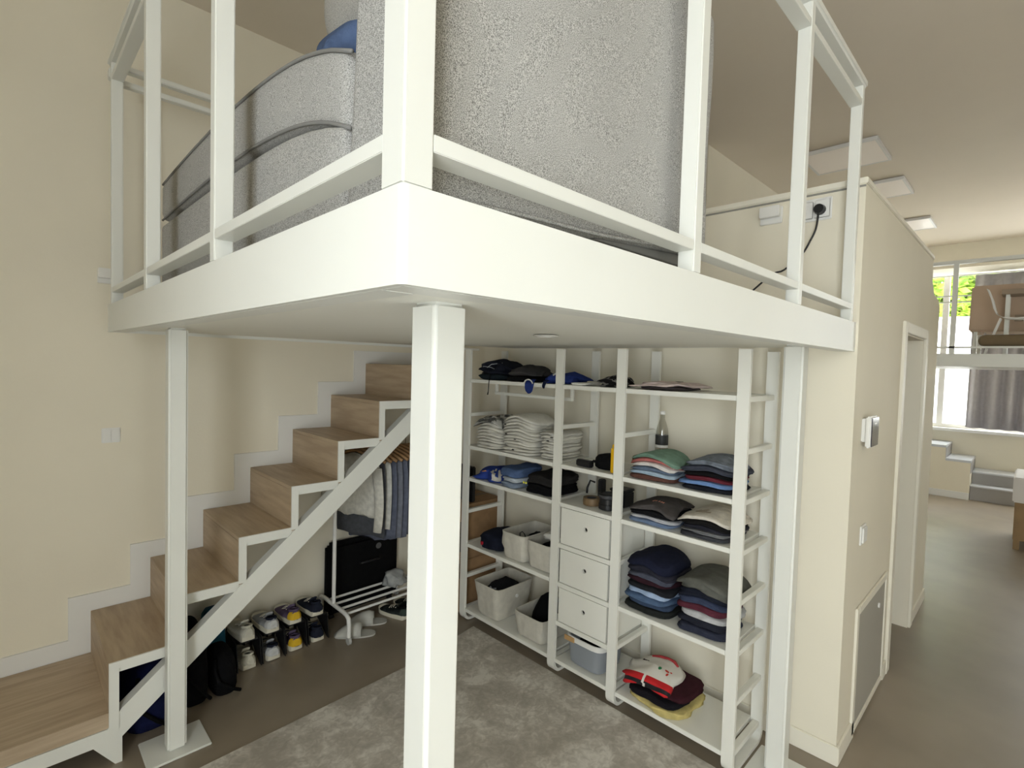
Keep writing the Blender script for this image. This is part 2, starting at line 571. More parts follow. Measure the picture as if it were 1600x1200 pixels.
# stringer: parallelogram with leg at foot
inner = lambda x: st_z0 + st_h / st_r * (x + .0436)
lo = lambda x: inner(x) - .175
m = MB()
xe = 1.72
m.prism([(-.022, 0), (.003, 0), (.003, .114), (xe, lo(xe)), (xe, inner(xe) - .034), (.0, inner(0) - .034), (-.049, .168), (-1.7, .168), (-1.7, .105), (-.098, .105)], 'y', YS, YS + .055)
m.build('stringer', STEEL, st)
m = MB(); m.prism([(-1.7, 0), (-1.62, 0), (-1.58, .105), (-1.7, .105)], 'y', YS, YS + .05)
m.build('leg', STEEL, st)
m = MB(); m.prism([(.05, .0), (.10, .0), (.10, .15), (xe, lo(xe)), (xe, inner(xe) - .04), (.05, inner(.05) - .04)], 'y', YW - .07, YW - .015)
m.build('stringer', STEEL, st)

# ------------------------------------------------------------------ wall fittings
t = thing('light_switch', 'white double light switch on the left wall behind the slim post', 'switch', (.043, YW, 1.335))
bx(.003, .083, YW - .008, YW - .0005, 1.335, 1.413).build('frame', PLAST, t, bevel=.003)
for a in (.010, .0445):
    bx(a, a + .033, YW - .013, YW - .0085, 1.345, 1.403).build('rocker', PLAST, t, bevel=.002)
t = thing('wall_socket', 'white flip-cover wall socket low above loft level on the left wall', 'socket', (.03, YW, 2.17))
bx(-.012, .068, YW - .014, YW - .0005, 2.17, 2.245).build('frame', PLAST, t, bevel=.003)
bx(-.012, .068, YW - .045, YW - .0145, 2.195, 2.245).build('flap', PLAST, t, bevel=.003)
t = thing('wall_socket', 'white flip-cover socket on the parapet, left of the black plug', 'socket', (LX, .378, 2.54))
bx(LX - .014, LX - .0005, .33, .433, 2.54, 2.62).build('frame', PLAST, t, bevel=.003)
bx(LX - .045, LX - .0145, .335, .428, 2.568, 2.62).build('flap', PLAST, t, bevel=.003)
t = thing('double_socket', 'flat white double socket plate on the parapet holding the black plug', 'socket', (LX, .18, 2.52))
bx(LX - .009, LX - .0005, .118, .262, 2.522, 2.625).build('frame', PLAST, t, bevel=.003)
bx(LX - .013, LX - .0095, .195, .255, 2.533, 2.612).build('switch_cover', PLAST, t, bevel=.002)
bx(LX - .0125, LX - .0095, .125, .188, 2.533, 2.615).build('socket_face', PLAST, t, bevel=.002)
t = thing('power_cable', 'black power cable with round plug hanging from the parapet socket', 'cable', (LX - .03, .17, 2.05))
m = MB()
m.tube([(LX - .013, .164, 2.568), (LX - .045, .164, 2.568)], [.024, .021], 14)
m.build('plug', BLACKP, t, smooth='auto')
m = MB()
pts = [(.04, .164, 2.556), (.04, .166, 2.52), (.04, .172, 2.475), (.04, .19, 2.43), (.04, .228, 2.362), (.045, .30, 2.30), (.06, .345, 2.283), (.09, .42, 2.21), (.12, .5, 2.12), (.16, .56, 2.05), (.3, .6, 2.047)]
sm = []
for i in range(len(pts) - 1):
    p0, p1, p2, p3 = pts[max(i - 1, 0)], pts[i], pts[i + 1], pts[min(i + 2, len(pts) - 1)]
    for q in range(4):
        u = q / 4
        sm.append(tuple(.5 * ((2 * b) + (c - a) * u + (2 * a - 5 * b + 4 * c - d) * u * u + (3 * b - a - 3 * c + d) * u ** 3) for a, b, c, d in zip(p0, p1, p2, p3)))
sm.append(pts[-1])
m.tube([(LX - a, b, c) for a, b, c in sm], .0045, 8)
m.build('cord', BLACKP, t, smooth=True)
t = thing('thermostat', 'small white thermostat with black glass front on the corridor wall', 'thermostat', (2.58, -.01, 1.475))
bx(2.52, 2.60, -.030, -.0105, 1.49, 1.60).build('backplate', PLAST, t, bevel=.003)
bx(2.50, 2.655, -.052, -.0305, 1.465, 1.612).build('body', PLAST, t, bevel=.006)
bx(2.506, 2.649, -.056, -.0525, 1.471, 1.606).build('screen', mat('thermostat_glass', (.03, .028, .045), .15), t, bevel=.002)
bx(2.55, 2.60, -.0568, -.0562, 1.575, 1.582).build('indicator', PLAST, t)
t = thing('light_switch', 'single white light switch below the thermostat on the corridor wall', 'switch', (2.65, -.01, .98))
bx(2.60, 2.70, -.018, -.0105, .975, 1.068).build('frame', PLAST, t, bevel=.002)
bx(2.612, 2.688, -.026, -.0185, .985, 1.058).build('rocker', PLAST, t, bevel=.002)
t = thing('access_panel', 'grey access panel with white frame low on the corridor wall', 'panel', (2.98, -.01, .05))
PAN = mat('grey_panel_paint', (.42, .40, .35), .6)
m = MB()
m.box(2.60, 2.645, -.022, -.0105, .02, .66); m.box(3.285, 3.325, -.022, -.0105, .02, .66)
m.box(2.645, 3.285, -.022, -.0105, .62, .66); m.box(2.645, 3.285, -.022, -.0105, .02, .05)
m.build('frame', TRIMW, t, bevel=.003)
bx(2.65, 3.28, -.017, -.0108, .055, .615).build('panel_door', PAN, t)
MB().tube([(3.12, -.017, .52), (3.12, -.024, .52)], .014, 14).build('knob', PLAST, t, smooth='auto')

# ceiling panels
LIT = mat('light_diffuser', (.92, .84, .79), .35)
for i, (a, lab) in enumerate(((4.76, 'square white ceiling panel light nearest the loft railing'), (5.96, 'square white ceiling panel light, second from the loft'), (7.74, 'square white ceiling panel light farthest away, near the window'))):
    t = thing('ceiling_light', lab, 'lamp', (a + .29, .72, ZC - .03), 'square ceiling panel lights')
    m = MB()
    m.box(a, a + .59, .43, .45, ZC - .036, ZC - .006); m.box(a, a + .59, 1.0, 1.02, ZC - .036, ZC - .006)
    m.box(a, a + .02, .45, 1.0, ZC - .036, ZC - .006); m.box(a + .57, a + .59, .45, 1.0, ZC - .036, ZC - .006)
    m.build('frame', mat('panel_light_frame', (.74, .72, .70), .4), t)
    bx(a + .02, a + .57, .45, 1.0, ZC - .033, ZC - .012).build('diffuser', LIT, t)
    bx(a + .05, a + .54, .48, .97, ZC - .0115, ZC - .0005).build('mount', DARKP, t)
# ------------------------------------------------------------------ shelving system
XS = 1.92
XB = 2.28
ZA, ZBs, ZCs, ZD, ZE = 1.70, 1.242, 1.021, .56, .10
PY = [(2.147, 2.2017), (1.3226, 1.3764), (.9054, .9591), (.2818, .3355)]
sh = thing('shelving_system', 'white open wardrobe shelving with side frames and three drawers', 'shelving', (2.1, 1.24, 0))
for (a, b) in PY:
    # U-shaped side frame of flat bar: front leg, rounded corner, foot, corner, rear leg
    tk = .018
    R = .06
    cen = [(XS, 1.90)]
    cen += [(XS + R - R * math.cos(q), R - R * math.sin(q)) for q in [PI / 2 * k / 6 for k in range(7)]]
    cen += [(XB - R + R * math.sin(q), R - R * math.cos(q)) for q in [PI / 2 * k / 6 for k in range(7)]]
    cen += [(XB, 1.90)]
    R2 = R - tk
    inn = [(XS + tk, 1.90)]
    inn += [(XS + R - R2 * math.cos(q), R - R2 * math.sin(q)) for q in [PI / 2 * k / 6 for k in range(7)]]
    inn += [(XB - R + R2 * math.sin(q), R - R2 * math.cos(q)) for q in [PI / 2 * k / 6 for k in range(7)]]
    inn += [(XB - tk, 1.90)]
    m = MB()
    n = len(cen)
    vs_ = []
    for (x, z), (xi, zi) in zip(cen, inn):
        vs_ += [(x, a, z + .004), (x, b, z + .004), (xi, b, zi + .004), (xi, a, zi + .004)]
    fs = []
    for i in range(n - 1):
        for k in range(4):
            p, q = i * 4 + k, i * 4 + (k + 1) % 4
            fs.append((p, q, q + 4, p + 4))
    fs += [(3, 2, 1, 0), tuple((n - 1) * 4 + k for k in range(4))]
    m.add(vs_, fs)
    m.build('side_frame', SHELFW, sh, smooth='auto', bevel=0)
    for z in (ZE, .332, .56, .79, 1.015, 1.242, 1.468, 1.70):
        bx(XS + tk, XB - tk, a + .012, b - .012, z - .027, z - .003).build('rung', SHELFW, sh, bevel=.002)
    m = MB()
    m.tube([(XS + .08, (a + b) / 2, .0005), (XS + .08, (a + b) / 2, .004)], .012, 10)
    m.build('foot_pad', PLAST, sh)
bays = [(PY[1][1], PY[0][0]), (PY[2][1], PY[1][0]), (PY[3][1], PY[2][0])]
def shelf(bay, z, th=.023):
    y0_, y1_ = bays[bay]
    bx(XS + .002, XB - .006, y0_ + .0015, y1_ - .0015, z - th, z).build('shelf_board', SHELFW, sh, bevel=.002)
for z in (ZA, ZBs, ZCs, ZD, ZE):
    shelf(0, z); shelf(2, z)
for z in (ZA, ZBs, ZCs, ZE):
    shelf(1, z)
# drawer stack
y0_, y1_ = bays[1]
for z in (.783, .555, .325):
    shelf(1, z, .026)
bx(XB - .03, XB - .02, y0_ + .002, y1_ - .002, .33, .99).build('drawer_back', SHELFW, sh)
for (a, b) in ((y0_ + .002, y0_ + .012), (y1_ - .012, y1_ - .002)):
    bx(XS + .03, XB - .031, a, b, .33, .99).build('drawer_side_panel', SHELFW, sh)
for z0_, z1_, zc in ((.787, .994, .905), (.559, .753, .673), (.329, .525, .44)):
    m = MB()
    N = 20
    ya, yb = y0_ + .016, y1_ - .016
    yc = 1.13
    ring = [(XS + .006, yc + .0125 * math.cos(2 * PI * k / N), zc + .0125 * math.sin(2 * PI * k / N)) for k in range(N)]
    outer = []
    for k in range(N):
        c_, s_ = math.cos(2 * PI * k / N), math.sin(2 * PI * k / N)
        tt = min(((yb - yc) if c_ > 0 else (yc - ya)) / max(abs(c_), 1e-6), ((z1_ - zc) if s_ > 0 else (zc - z0_)) / max(abs(s_), 1e-6))
        outer.append((XS + .006, yc + c_ * tt, zc + s_ * tt))
    corners = [(yb, z1_), (ya, z1_), (ya, z0_), (yb, z0_)]
    back = [(x + .014, y, z) for x, y, z in ring]
    vs_ = ring + outer + back
    fs = []
    for k in range(N):
        j = (k + 1) % N
        fs.append((k, j, N + j, N + k))
        fs.append((j, k, 2 * N + k, 2 * N + j))
    m.add(vs_, fs)
    for cy, cz in corners:
        k = min(range(N), key=lambda q: 0 if False else 0)
        ang = math.atan2(cz - zc, cy - yc) % (2 * PI)
        k = int(ang / (2 * PI) * N) % N
        a_, b_ = outer[k], outer[(k + 1) % N]
        m.add([a_, b_, (XS + .006, cy, cz)], [(0, 1, 2)])
    m.box(XS + .0065, XS + .0068, ya, ya + .001, z0_, z1_)
    dr = m.build('drawer', SHELFW, sh)
    bx(XS + .021, XS + .03, ya, yb, z0_, z1_).build('drawer_shade', HOLE_SHADE, dr)  # near-black sheet stands in for the shade behind the finger hole
    m = MB()
    m.box(XS + .0062, XS + .021, ya, ya + .004, z0_, z1_); m.box(XS + .0062, XS + .021, yb - .004, yb, z0_, z1_)
    m.box(XS + .0062, XS + .021, ya + .004, yb - .004, z1_ - .004, z1_); m.box(XS + .0062, XS + .021, ya + .004, yb - .004, z0_, z0_ + .004)
    m.build('drawer_edge', SHELFW, dr)
# clothes rail under the top shelf, left bay
m = MB()
m.box(2.11, 2.13, 1.40, 2.10, 1.593, 1.613)
for yy in (1.40, 2.08):
    m.box(2.11, 2.13, yy, yy + .02, 1.613, 1.677)
m.build('clothes_rail', SHELFW, sh, bevel=.003)

# ------------------------------------------------------------------ soft goods
def gprof(folds):
    lo_ = [(.0, 0), (.2, 0), (.4, 0), (.58, 0), (.74, 0), (.88, 0)]
    hi_ = [(.88, 1), (.74, 1), (.58, 1), (.4, 1), (.2, 1), (.0, 1)]
    if folds == 1:
        return lo_ + [(.985, .14), (1.0, .42), (.992, .72), (.95, .94)] + hi_
    if folds == 2:
        return lo_ + [(.985, .12), (.995, .34), (.955, .49), (.998, .64), (.985, .86), (.94, .98)] + hi_
    return lo_ + [(.98, .08), (.985, .24), (.95, .33), (.995, .42), (.995, .58), (.955, .66), (.99, .76), (.975, .9), (.94, .98)] + hi_

SURF = {}

def garment(name, label, cat, c, lx, ly, th, color, dome=(0, 0), seed=0, rot=0.0, folds=2, group=None, wob=.012, wr=.006, pick=None, mats=None, pw=4.5, gx=.25, parent=None, N=40, on=None, s0=None, s1=None, gap=.003):
    """one folded garment: c = centre of its underside, lx/ly plan size, dome = sag of under/upper side; on = what it lies on"""
    m = MB()
    prof = gprof(folds)
    ca, sa = math.cos(rot), math.sin(rot)
    def G(x, y):
        u, v = (x - c[0]) / (lx / 2), (y - c[1]) / (ly / 2)
        return max(-.25, 1 - gx * u * u - (1 - gx) * v * v)
    if s0 is None:
        if on is not None:
            s0 = SURF[on.name]
        else:
            s0 = lambda x, y: c[2] + dome[0] * max(0, G(x, y))
    if s1 is None:
        add = dome[1] - dome[0]
        def s1(x, y):
            return s0(x, y) + th + add * G(x, y) + wr * noise.noise((x * 14 + seed * 7.7, y * 14, seed * 1.3)) + wr * .25 * noise.noise((x * 26 + seed, y * 26, 2.0))
    rings = []
    for si, (s_, t_) in enumerate(prof):
        ring = []
        for k in range(N):
            a = 2 * PI * k / N
            cx_, sx_ = math.cos(a), math.sin(a)
            q = (abs(cx_) ** pw + abs(sx_) ** pw) ** (-1 / pw)
            w_ = 1 + wob / max(lx, ly) * 3 * noise.noise((cx_ * 1.7 + seed * 3.1, sx_ * 1.7, seed + t_ * 2.0))
            u, v = cx_ * q * s_ * w_, sx_ * q * s_ * w_
            px, py = u * lx / 2, v * ly / 2
            x, y = c[0] + px * ca - py * sa, c[1] + px * sa + py * ca
            za, zb = s0(x, y) + gap, s1(x, y)
            ring.append((x, y, za + max(.002, zb - za) * t_))
        rings.append(ring)
    m.rings(rings)
    if pick:
        for fi, f in enumerate(m.f):
            cc = sum((m.v[i] for i in f), Vector()) / len(f)
            dx, dy = cc.x - c[0], cc.y - c[1]
            u, v = (dx * ca + dy * sa) / (lx / 2), (-dx * sa + dy * ca) / (ly / 2)
            ring_i = min(fi // N, len(prof) - 2)
            m.mi[fi] = pick(u, v, prof[ring_i][1])
    ms = mats if mats else color
    o = m.build(name, ms, parent, smooth=True)
    SURF[o.name] = s1
    if parent is None:
        tag(o, label, cat, group)
    return o

def stack(items, c0, lx, ly, group, dome=.03, seed=0, gx=.25, rot=0, jit=.008, on=None):
    """items bottom to top: (name, label, cat, color, thickness, options)"""
    n = len(items)
    rnd = random.Random(seed)
    G = lambda x, y: max(-.3, 1 - gx * ((x - c0[0]) / (lx / 2)) ** 2 - (1 - gx) * ((y - c0[1]) / (ly / 2)) ** 2)
    def level(z, d, wr, sd):
        return lambda x, y: z + d * G(x, y) + wr * noise.noise((x * 13 + seed * 7.7, y * 13, seed * 1.3 + sd)) + wr * .25 * noise.noise((x * 26 + seed, y * 26, sd * 2.0))
    z = c0[2]
    base = SURF[on.name] if on is not None else (lambda x, y: c0[2])
    o = None
    for i, it in enumerate(items):
        nm, lab, cat, colr, th = it[:5]
        op = dict(it[5]) if len(it) > 5 else {}
        z += th + .0025
        wr = op.pop('wr', .005) * min(1, .4 + i / n)
        nxt = level(z, dome * (i + 1) / n, wr, i * .13)
        dx, dy = op.pop('dx', rnd.uniform(-jit, jit)), op.pop('dy', rnd.uniform(-jit, jit))
        o = garment(nm, lab, cat, (c0[0] + dx, c0[1] + dy, z), op.pop('lx', lx + rnd.uniform(-.012, .012)), op.pop('ly', ly + rnd.uniform(-.014, .014)), th, colr,
                seed=seed * 17 + i, rot=rot + op.pop('rot', rnd.uniform(-.03, .03)), group=group, s0=base, s1=nxt, **op)
        base = nxt
    return o

WHITE_T = cloth(226, 222, 208, .05)
WHITE_T2 = cloth(214, 210, 198, .05)
# --- top shelf, left bay
jg = garment('folded_joggers', 'dark teal folded garment at the bottom left of the top shelf', 'clothes', (2.07, 1.985, ZA), .26, .25, .035, cloth(26, 36, 42), (0, .008), 3, .05, 1)
h = garment('jogging_trousers', 'crumpled navy jogging trousers with thin white piping, heaped at left end of the top shelf', 'trousers', (2.07, 1.97, ZA + .046), .25, .24, .05, cloth(24, 27, 40), (0, .045), 5, -.2, 3, wr=.014, wob=.05, on=jg)
m = MB()
m.tube([(1.935, 2.06, ZA + .07), (1.93, 2.02, ZA + .09), (1.95, 1.97, ZA + .085), (1.945, 1.93, ZA + .075)], .002, 6)
m.tube([(1.94, 2.0, ZA + .08), (1.945, 1.96, ZA + .105), (1.99, 1.90, ZA + .115)], .002, 6)
m.build('white_piping', cloth(170, 172, 176), h)
m = MB()
m.tube([(1.94, 1.945, ZA + .065), (1.915, 1.945, ZA + .012), (1.912, 1.945, ZA - .03), (1.914, 1.95, ZA - .075), (1.913, 1.955, ZA - .095)], [.003, .003, .003, .003, .005], 6)
m.build('drawstring', cloth(20, 20, 24), h)
bt = garment('folded_trousers', 'black folded trousers under the charcoal sweatshirt on the top shelf', 'trousers', (2.06, 1.715, ZA), .25, .21, .028, cloth(15, 15, 17), (0, .012), 8, .06, 1)
garment('folded_sweatshirt', 'charcoal grey folded sweatshirt in the middle of the left top shelf', 'sweatshirt', (2.06, 1.708, ZA + .031), .26, .20, .030, cloth(58, 56, 56), (.012, .045), 9, .12, 2, wr=.014, wob=.03, on=bt)
b_ = garment('sports_shirt', 'royal blue sports shirt with white trim hanging over the top shelf edge', 'shirt', (2.075, 1.425, ZA), .25, .22, .032, cloth(28, 52, 128), (0, .03), 12, -.1, 1, wr=.018, wob=.04, pw=3)
m = MB()
for k in range(9):
    pass
ring = []
rings_ = []
for (dz, s_, dxx) in ((.02, .55, .03), (.012, .9, .004), (-.005, 1.0, -.008), (-.03, .95, -.011), (-.05, .75, -.010), (-.062, .35, -.008)):
    rings_.append([(1.915 + dxx + (.006 if math.sin(2 * PI * k / 16) > 0 else -.002) * .8, 1.575 + .034 * s_ * math.cos(2 * PI * k / 16), ZA + dz + .004 * math.sin(2 * PI * k / 16)) for k in range(16)])
m.rings(rings_)
m.build('hanging_sleeve', cloth(28, 52, 128), b_, smooth=True)
m = MB()
arcp = [(1.899, 1.575 + .037 * math.cos(q), ZA - .012 + .032 * math.sin(q)) for q in [PI * (0.02 + .9 * k / 10) for k in range(11)]]
m.tube(arcp, .0042, 6)
m.tube([(1.94, 1.468, ZA + .008), (1.915, 1.468, ZA + .007), (1.905, 1.469, ZA - .004), (1.902, 1.47, ZA - .022)], .004, 6)
m.tube([(1.935, 1.41, ZA + .052), (1.955, 1.396, ZA + .068)], .005, 6)
m.build('white_trim', cloth(220, 220, 214), b_)
m = MB()
m.rings([[(1.903 + d, 1.455 + .014 * s_ * math.cos(2 * PI * k / 12), ZA - .005 + z_ + .006 * s_ * math.sin(2 * PI * k / 12)) for k in range(12)] for d, s_, z_ in ((.035, .8, .022), (.012, 1, .018), (.0, 1, -.006), (.002, .6, -.02))])
m.build('hanging_cuff', cloth(22, 30, 60), b_, smooth=True)
# --- top shelf middle and right bay
garment('folded_towel', 'small white folded cloth on the top shelf beside the blue shirt', 'cloth', (2.0, 1.215, ZA), .20, .085, .015, cloth(226, 224, 214), (0, .003), 14, 0, 2, wr=.003)
g_ = garment('scarf_bundle', 'black and grey bundled scarf on the middle top shelf', 'scarf', (2.06, 1.055, ZA), .20, .15, .034, cloth(30, 28, 28), (0, .022), 15, .25, 3, wr=.02, wob=.04, mats=[cloth(30, 28, 28), cloth(120, 116, 112)], pick=lambda u, v, t: 1 if math.sin(u * 9 + v * 4 + t * 5) > .55 else 0)
garment('folded_shirt', 'dark folded shirt just visible under the pale pink shirt on the top shelf', 'shirt', (2.09, .745, ZA), .27, .25, .012, cloth(70, 62, 62), (0, .006), 16, 0, 1)
ds = bpy.context.scene.collection.objects[-1]
pk = garment('folded_shirt', 'pale pink folded shirt lying alone on the right top shelf', 'shirt', (2.095, .75, ZA + .014), .30, .30, .016, cloth(222, 198, 190), (.006, .012), 17, .1, 1, wr=.008, wob=.05, pw=7, on=ds)
_z = SURF[pk.name](2.15, .73)
bx(2.13, 2.17, .715, .745, _z - .002, _z + .001).build('collar_slit', cloth(90, 80, 78), pk)

# --- white T-shirt stacks, second shelf left
ORD = ['lowest', 'second', 'third', 'fourth', 'fifth', 'sixth', 'seventh', 'eighth', 'ninth', 'tenth', 'eleventh', 'topmost of twelve']
def tee_stack(c, n, lx, ly, dome, seed, place, top=None):
    items = []
    for i in range(n):
        items.append(('white_tshirt', 'white folded T-shirt, %s from the bottom of the %s white stack' % (ORD[i], place), 'T-shirt', WHITE_T if (i + seed) % 2 else WHITE_T2, .0138, dict(wr=.004, folds=1, wob=.015)))
    top = stack(items, c, lx, ly, 'white T-shirts on the second shelf', dome, seed, gx=.15, jit=.006)
    rnd = random.Random(seed + 50)
    for o in [q for q in COL.objects if q.name.startswith('white_tshirt')][-n:]:
        if rnd.random() < .45:
            org = LOC[o.name]
            vs_ = [v.co + org for v in o.data.vertices]
            y = c[1] + rnd.uniform(-.3, .35) * ly
            near = [v for v in vs_ if abs(v.y - y) < .02]
            f = min(near, key=lambda v: v.x)
            m_ = MB().box(f.x - .0015, f.x + .006, f.y - .008, f.y + .008, f.z - .0025, f.z + .003)
            m_.build('size_label', cloth(30, 30, 30), o)
    return top
z1 = tee_stack((2.07, 1.985, ZBs), 8, .27, .245, .05, 3, 'left')
garment('crumpled_top', 'crumpled grey and white patterned top lying on the left white stack', 'clothes', (2.06, 1.985, ZBs), .24, .21, .018, None, (0, .02), 31, .1, 3, wr=.02, wob=.05, on=z1, N=64, mats=[cloth(196, 194, 186), cloth(84, 84, 80), cloth(120, 120, 112)], pick=lambda u, v, t: (1 if noise.noise((u * 3, v * 3, 4)) > .12 else (2 if noise.noise((u * 3, v * 3, 9)) > .12 else 0)))
z2 = tee_stack((2.06, 1.70, ZBs), 12, .27, .27, .06, 4, 'middle')
z3 = tee_stack((2.10, 1.466, ZBs), 9, .28, .13, .02, 6, 'narrow right-hand')
# dark size labels at the necks of some T-shirts
# --- third shelf left
garment('jersey', 'blue sports jersey with white patches, slumped at left of third shelf', 'jersey', (2.06, 1.985, ZCs), .27, .23, .035, None, (0, .05), 41, .25, 2, wr=.014, wob=.04, mats=[cloth(30, 62, 150), cloth(206, 202, 190), cloth(210, 130, 40)], pick=lambda u, v, t: 1 if (u < -.55 and -.75 < v < -.15 and t > .3 and noise.noise((u * 5, v * 5, 1)) > -.1) else (2 if (u < -.8 and .2 < v < .45 and t > .3) else 0))
stack([('folded_jeans', 'pale grey-blue folded jeans at the bottom of the jeans pile', 'jeans', cloth(112, 128, 150), .03),
       ('folded_jeans', 'very light blue folded jeans in the middle of the jeans pile', 'jeans', cloth(176, 186, 196), .026),
       ('folded_jeans', 'mid blue folded jeans on top of the jeans pile', 'jeans', cloth(68, 96, 142), .055, dict(wr=.012))], (2.06, 1.755, ZCs), .27, .165, 'jeans on the third shelf', .012, 43)
dk = stack([('folded_trousers', 'black folded trousers at the bottom of the dark pile on the third shelf', 'trousers', cloth(14, 14, 16), .05, dict(wr=.012, folds=3)),
       ('folded_trousers', 'dark charcoal folded trousers on top of the dark third shelf pile', 'trousers', cloth(38, 36, 35), .05, dict(wr=.014))], (2.09, 1.52, ZCs), .29, .25, 'dark trousers on the third shelf', .02, 47)
for yy in (1.625, 1.605):
    m = MB()
    m.lathe([(.004, 0), (.006, .003), (.006, .009), (.003, .013), (0, .013)], (1.937, yy, ZCs + .052), 8)
    m.build('lime_tag', mat('lime_yellow_tag', srgb(225, 220, 90), .5), dk)

# --- middle bay, second and third shelf
g_ = thing('camera_bag', 'black belt pouch with strap on the middle shelf beside the yellow box', 'bag', (2.06, 1.08, ZBs))
m = MB()
m.rings([[(2.05 + .075 * s_ * math.copysign(abs(math.cos(a)) ** .6, math.cos(a)), 1.075 + .065 * s_ * math.copysign(abs(math.sin(a)) ** .6, math.sin(a)), ZBs + .002 + z_) for a in [2 * PI * k / 24 for k in range(24)]] for s_, z_ in ((.8, 0), (1, .012), (1.02, .035), (.97, .06), (.8, .074), (.4, .08))])
m.build('pouch', cloth(16, 16, 17), g_, smooth=True)
bx(1.95, 1.985, 1.13, 1.235, ZBs + .004, ZBs + .042).build('buckle', BLACKP, g_, bevel=.006)
m = MB(); m.tube([(1.968, 1.135, ZBs + .03), (1.965, 1.12, ZBs + .045), (1.985, 1.10, ZBs + .035), (2.0, 1.09, ZBs + .03)], .008, 8)
m.build('strap', cloth(16, 16, 17), g_, smooth=True)
t = thing('upright_box', 'narrow yellow box standing upright beside the shelf post', 'box', (1.99, .985, ZBs))
YEL = mat('yellow_card', srgb(228, 178, 20), .45)
bx(1.95, 2.03, .965, 1.0, ZBs + .002, ZBs + .135).build('carton', YEL, t, bevel=.003)
bx(1.955, 2.025, .968, .997, ZBs + .1355, ZBs + .155).build('lid', YEL, t, bevel=.004)
BROWNT = mat('brown_tape', srgb(120, 98, 70), .5)
t = thing('tape_roll', 'roll of brown tape lying on the shelf above the drawers', 'tape', (2.03, 1.17, ZCs))
m = MB(); m.lathe([(.030, 0), (.05, 0), (.052, .02), (.05, .04), (.030, .04), (.03, .01), (.03, 0)], (2.03, 1.17, ZCs + .002), 24)
m.build('tape', BROWNT, t, smooth='auto')
m = MB(); m.lathe([(.026, .002), (.0295, .002), (.0295, .039), (.026, .039), (.026, .002)], (2.03, 1.17, ZCs + .002), 20)
m.build('core', DARKP, t, smooth='auto')
t = thing('camera_lens', 'round black camera lens standing right of the tape roll', 'lens', (2.02, 1.055, ZCs))
m = MB(); m.lathe([(.045, 0), (.05, .004), (.05, .03), (.047, .032), (.047, .06), (.052, .064), (.052, .085), (.045, .088), (.04, .075), (0, .072)], (2.02, 1.055, ZCs + .002), 28)
m.build('barrel', BLACKP, t, smooth='auto')
m = MB(); m.lathe([(.0525, .066), (.0535, .068), (.0535, .08), (.0525, .082)], (2.02, 1.055, ZCs + .002), 28)
m.build('focus_ring', DARKP, t, smooth='auto')
t = thing('charger', 'tall slim black charger with curled cable behind the tape roll', 'charger', (2.14, 1.19, ZCs))
bx(2.12, 2.16, 1.165, 1.20, ZCs + .002, ZCs + .13).build('body', BLACKP, t, bevel=.005)
m = MB(); m.tube([(2.11, 1.21, ZCs + .11), (2.09, 1.23, ZCs + .12), (2.07, 1.235, ZCs + .08), (2.06, 1.23, ZCs + .05)], .006, 8)
m.build('cable', BLACKP, t, smooth=True)
t = thing('small_box', 'small black box behind the camera lens on the middle shelf', 'box', (2.15, 1.05, ZCs))
bx(2.10, 2.20, 1.0, 1.10, ZCs + .002, ZCs + .085).build('box_body', BLACKP, t, bevel=.006)
bx(2.098, 2.202, .998, 1.102, ZCs + .0855, ZCs + .10).build('lid', BLACKP, t, bevel=.004)

# --- right bay, second shelf
t = thing('plastic_bottle', 'clear plastic bottle with black label behind the green stack', 'bottle', (2.236, .862, ZBs))
bc = (2.236, .862, ZBs + .002)
m = MB(); m.lathe([(.030, 0), (.034, .004), (.034, .20), (.031, .23), (.022, .262), (.0125, .288), (.0125, .31)], bc, 20)
m.build('body', BOTTLE, t, smooth=True)
m = MB(); m.lathe([(.0345, .145), (.0348, .146), (.0348, .198), (.0345, .199)], bc, 20)
m.build('label_band', mat('black_label', (.03, .03, .03), .5), t, smooth='auto')
m = MB(); m.lathe([(.0349, .130), (.0351, .131), (.0351, .143), (.0349, .144)], bc, 20)
m.build('label_stripe', PLAST, t, smooth='auto')
m = MB(); m.lathe([(.0135, .311), (.0145, .313), (.0145, .327), (.012, .33), (0, .33)], bc, 16)
m.build('cap', PLAST, t, smooth='auto')
garment('leather_pouch', 'small brown pouch behind the left of the green-topped stack', 'pouch', (2.235, 1.0, ZBs), .05, .07, .05, cloth(122, 84, 50), (0, .02), 52, .0, 1)
stack([('folded_tshirt', 'rust brown folded T-shirt, bottom of the green-topped stack', 'T-shirt', cloth(96, 58, 46), .018),
       ('folded_tshirt', 'pale blue folded T-shirt in the green-topped stack', 'T-shirt', cloth(150, 172, 190), .012),
       ('folded_tshirt', 'slate blue folded T-shirt in the green-topped stack', 'T-shirt', cloth(86, 104, 128), .010),
       ('folded_tshirt', 'white folded T-shirt with wavy edge in the green-topped stack', 'T-shirt', cloth(222, 214, 206), .014),
       ('folded_tshirt', 'coral red folded T-shirt directly under the green one', 'T-shirt', cloth(186, 92, 84), .010, dict(ly=.262)),
       ('folded_tshirt', 'sage green folded T-shirt on top of its stack', 'T-shirt', cloth(104, 140, 118), .012, dict(ly=.262))],
      (2.065, .762, ZBs), .25, .25, 'left stack on the right second shelf', .055, 53, gx=.1)
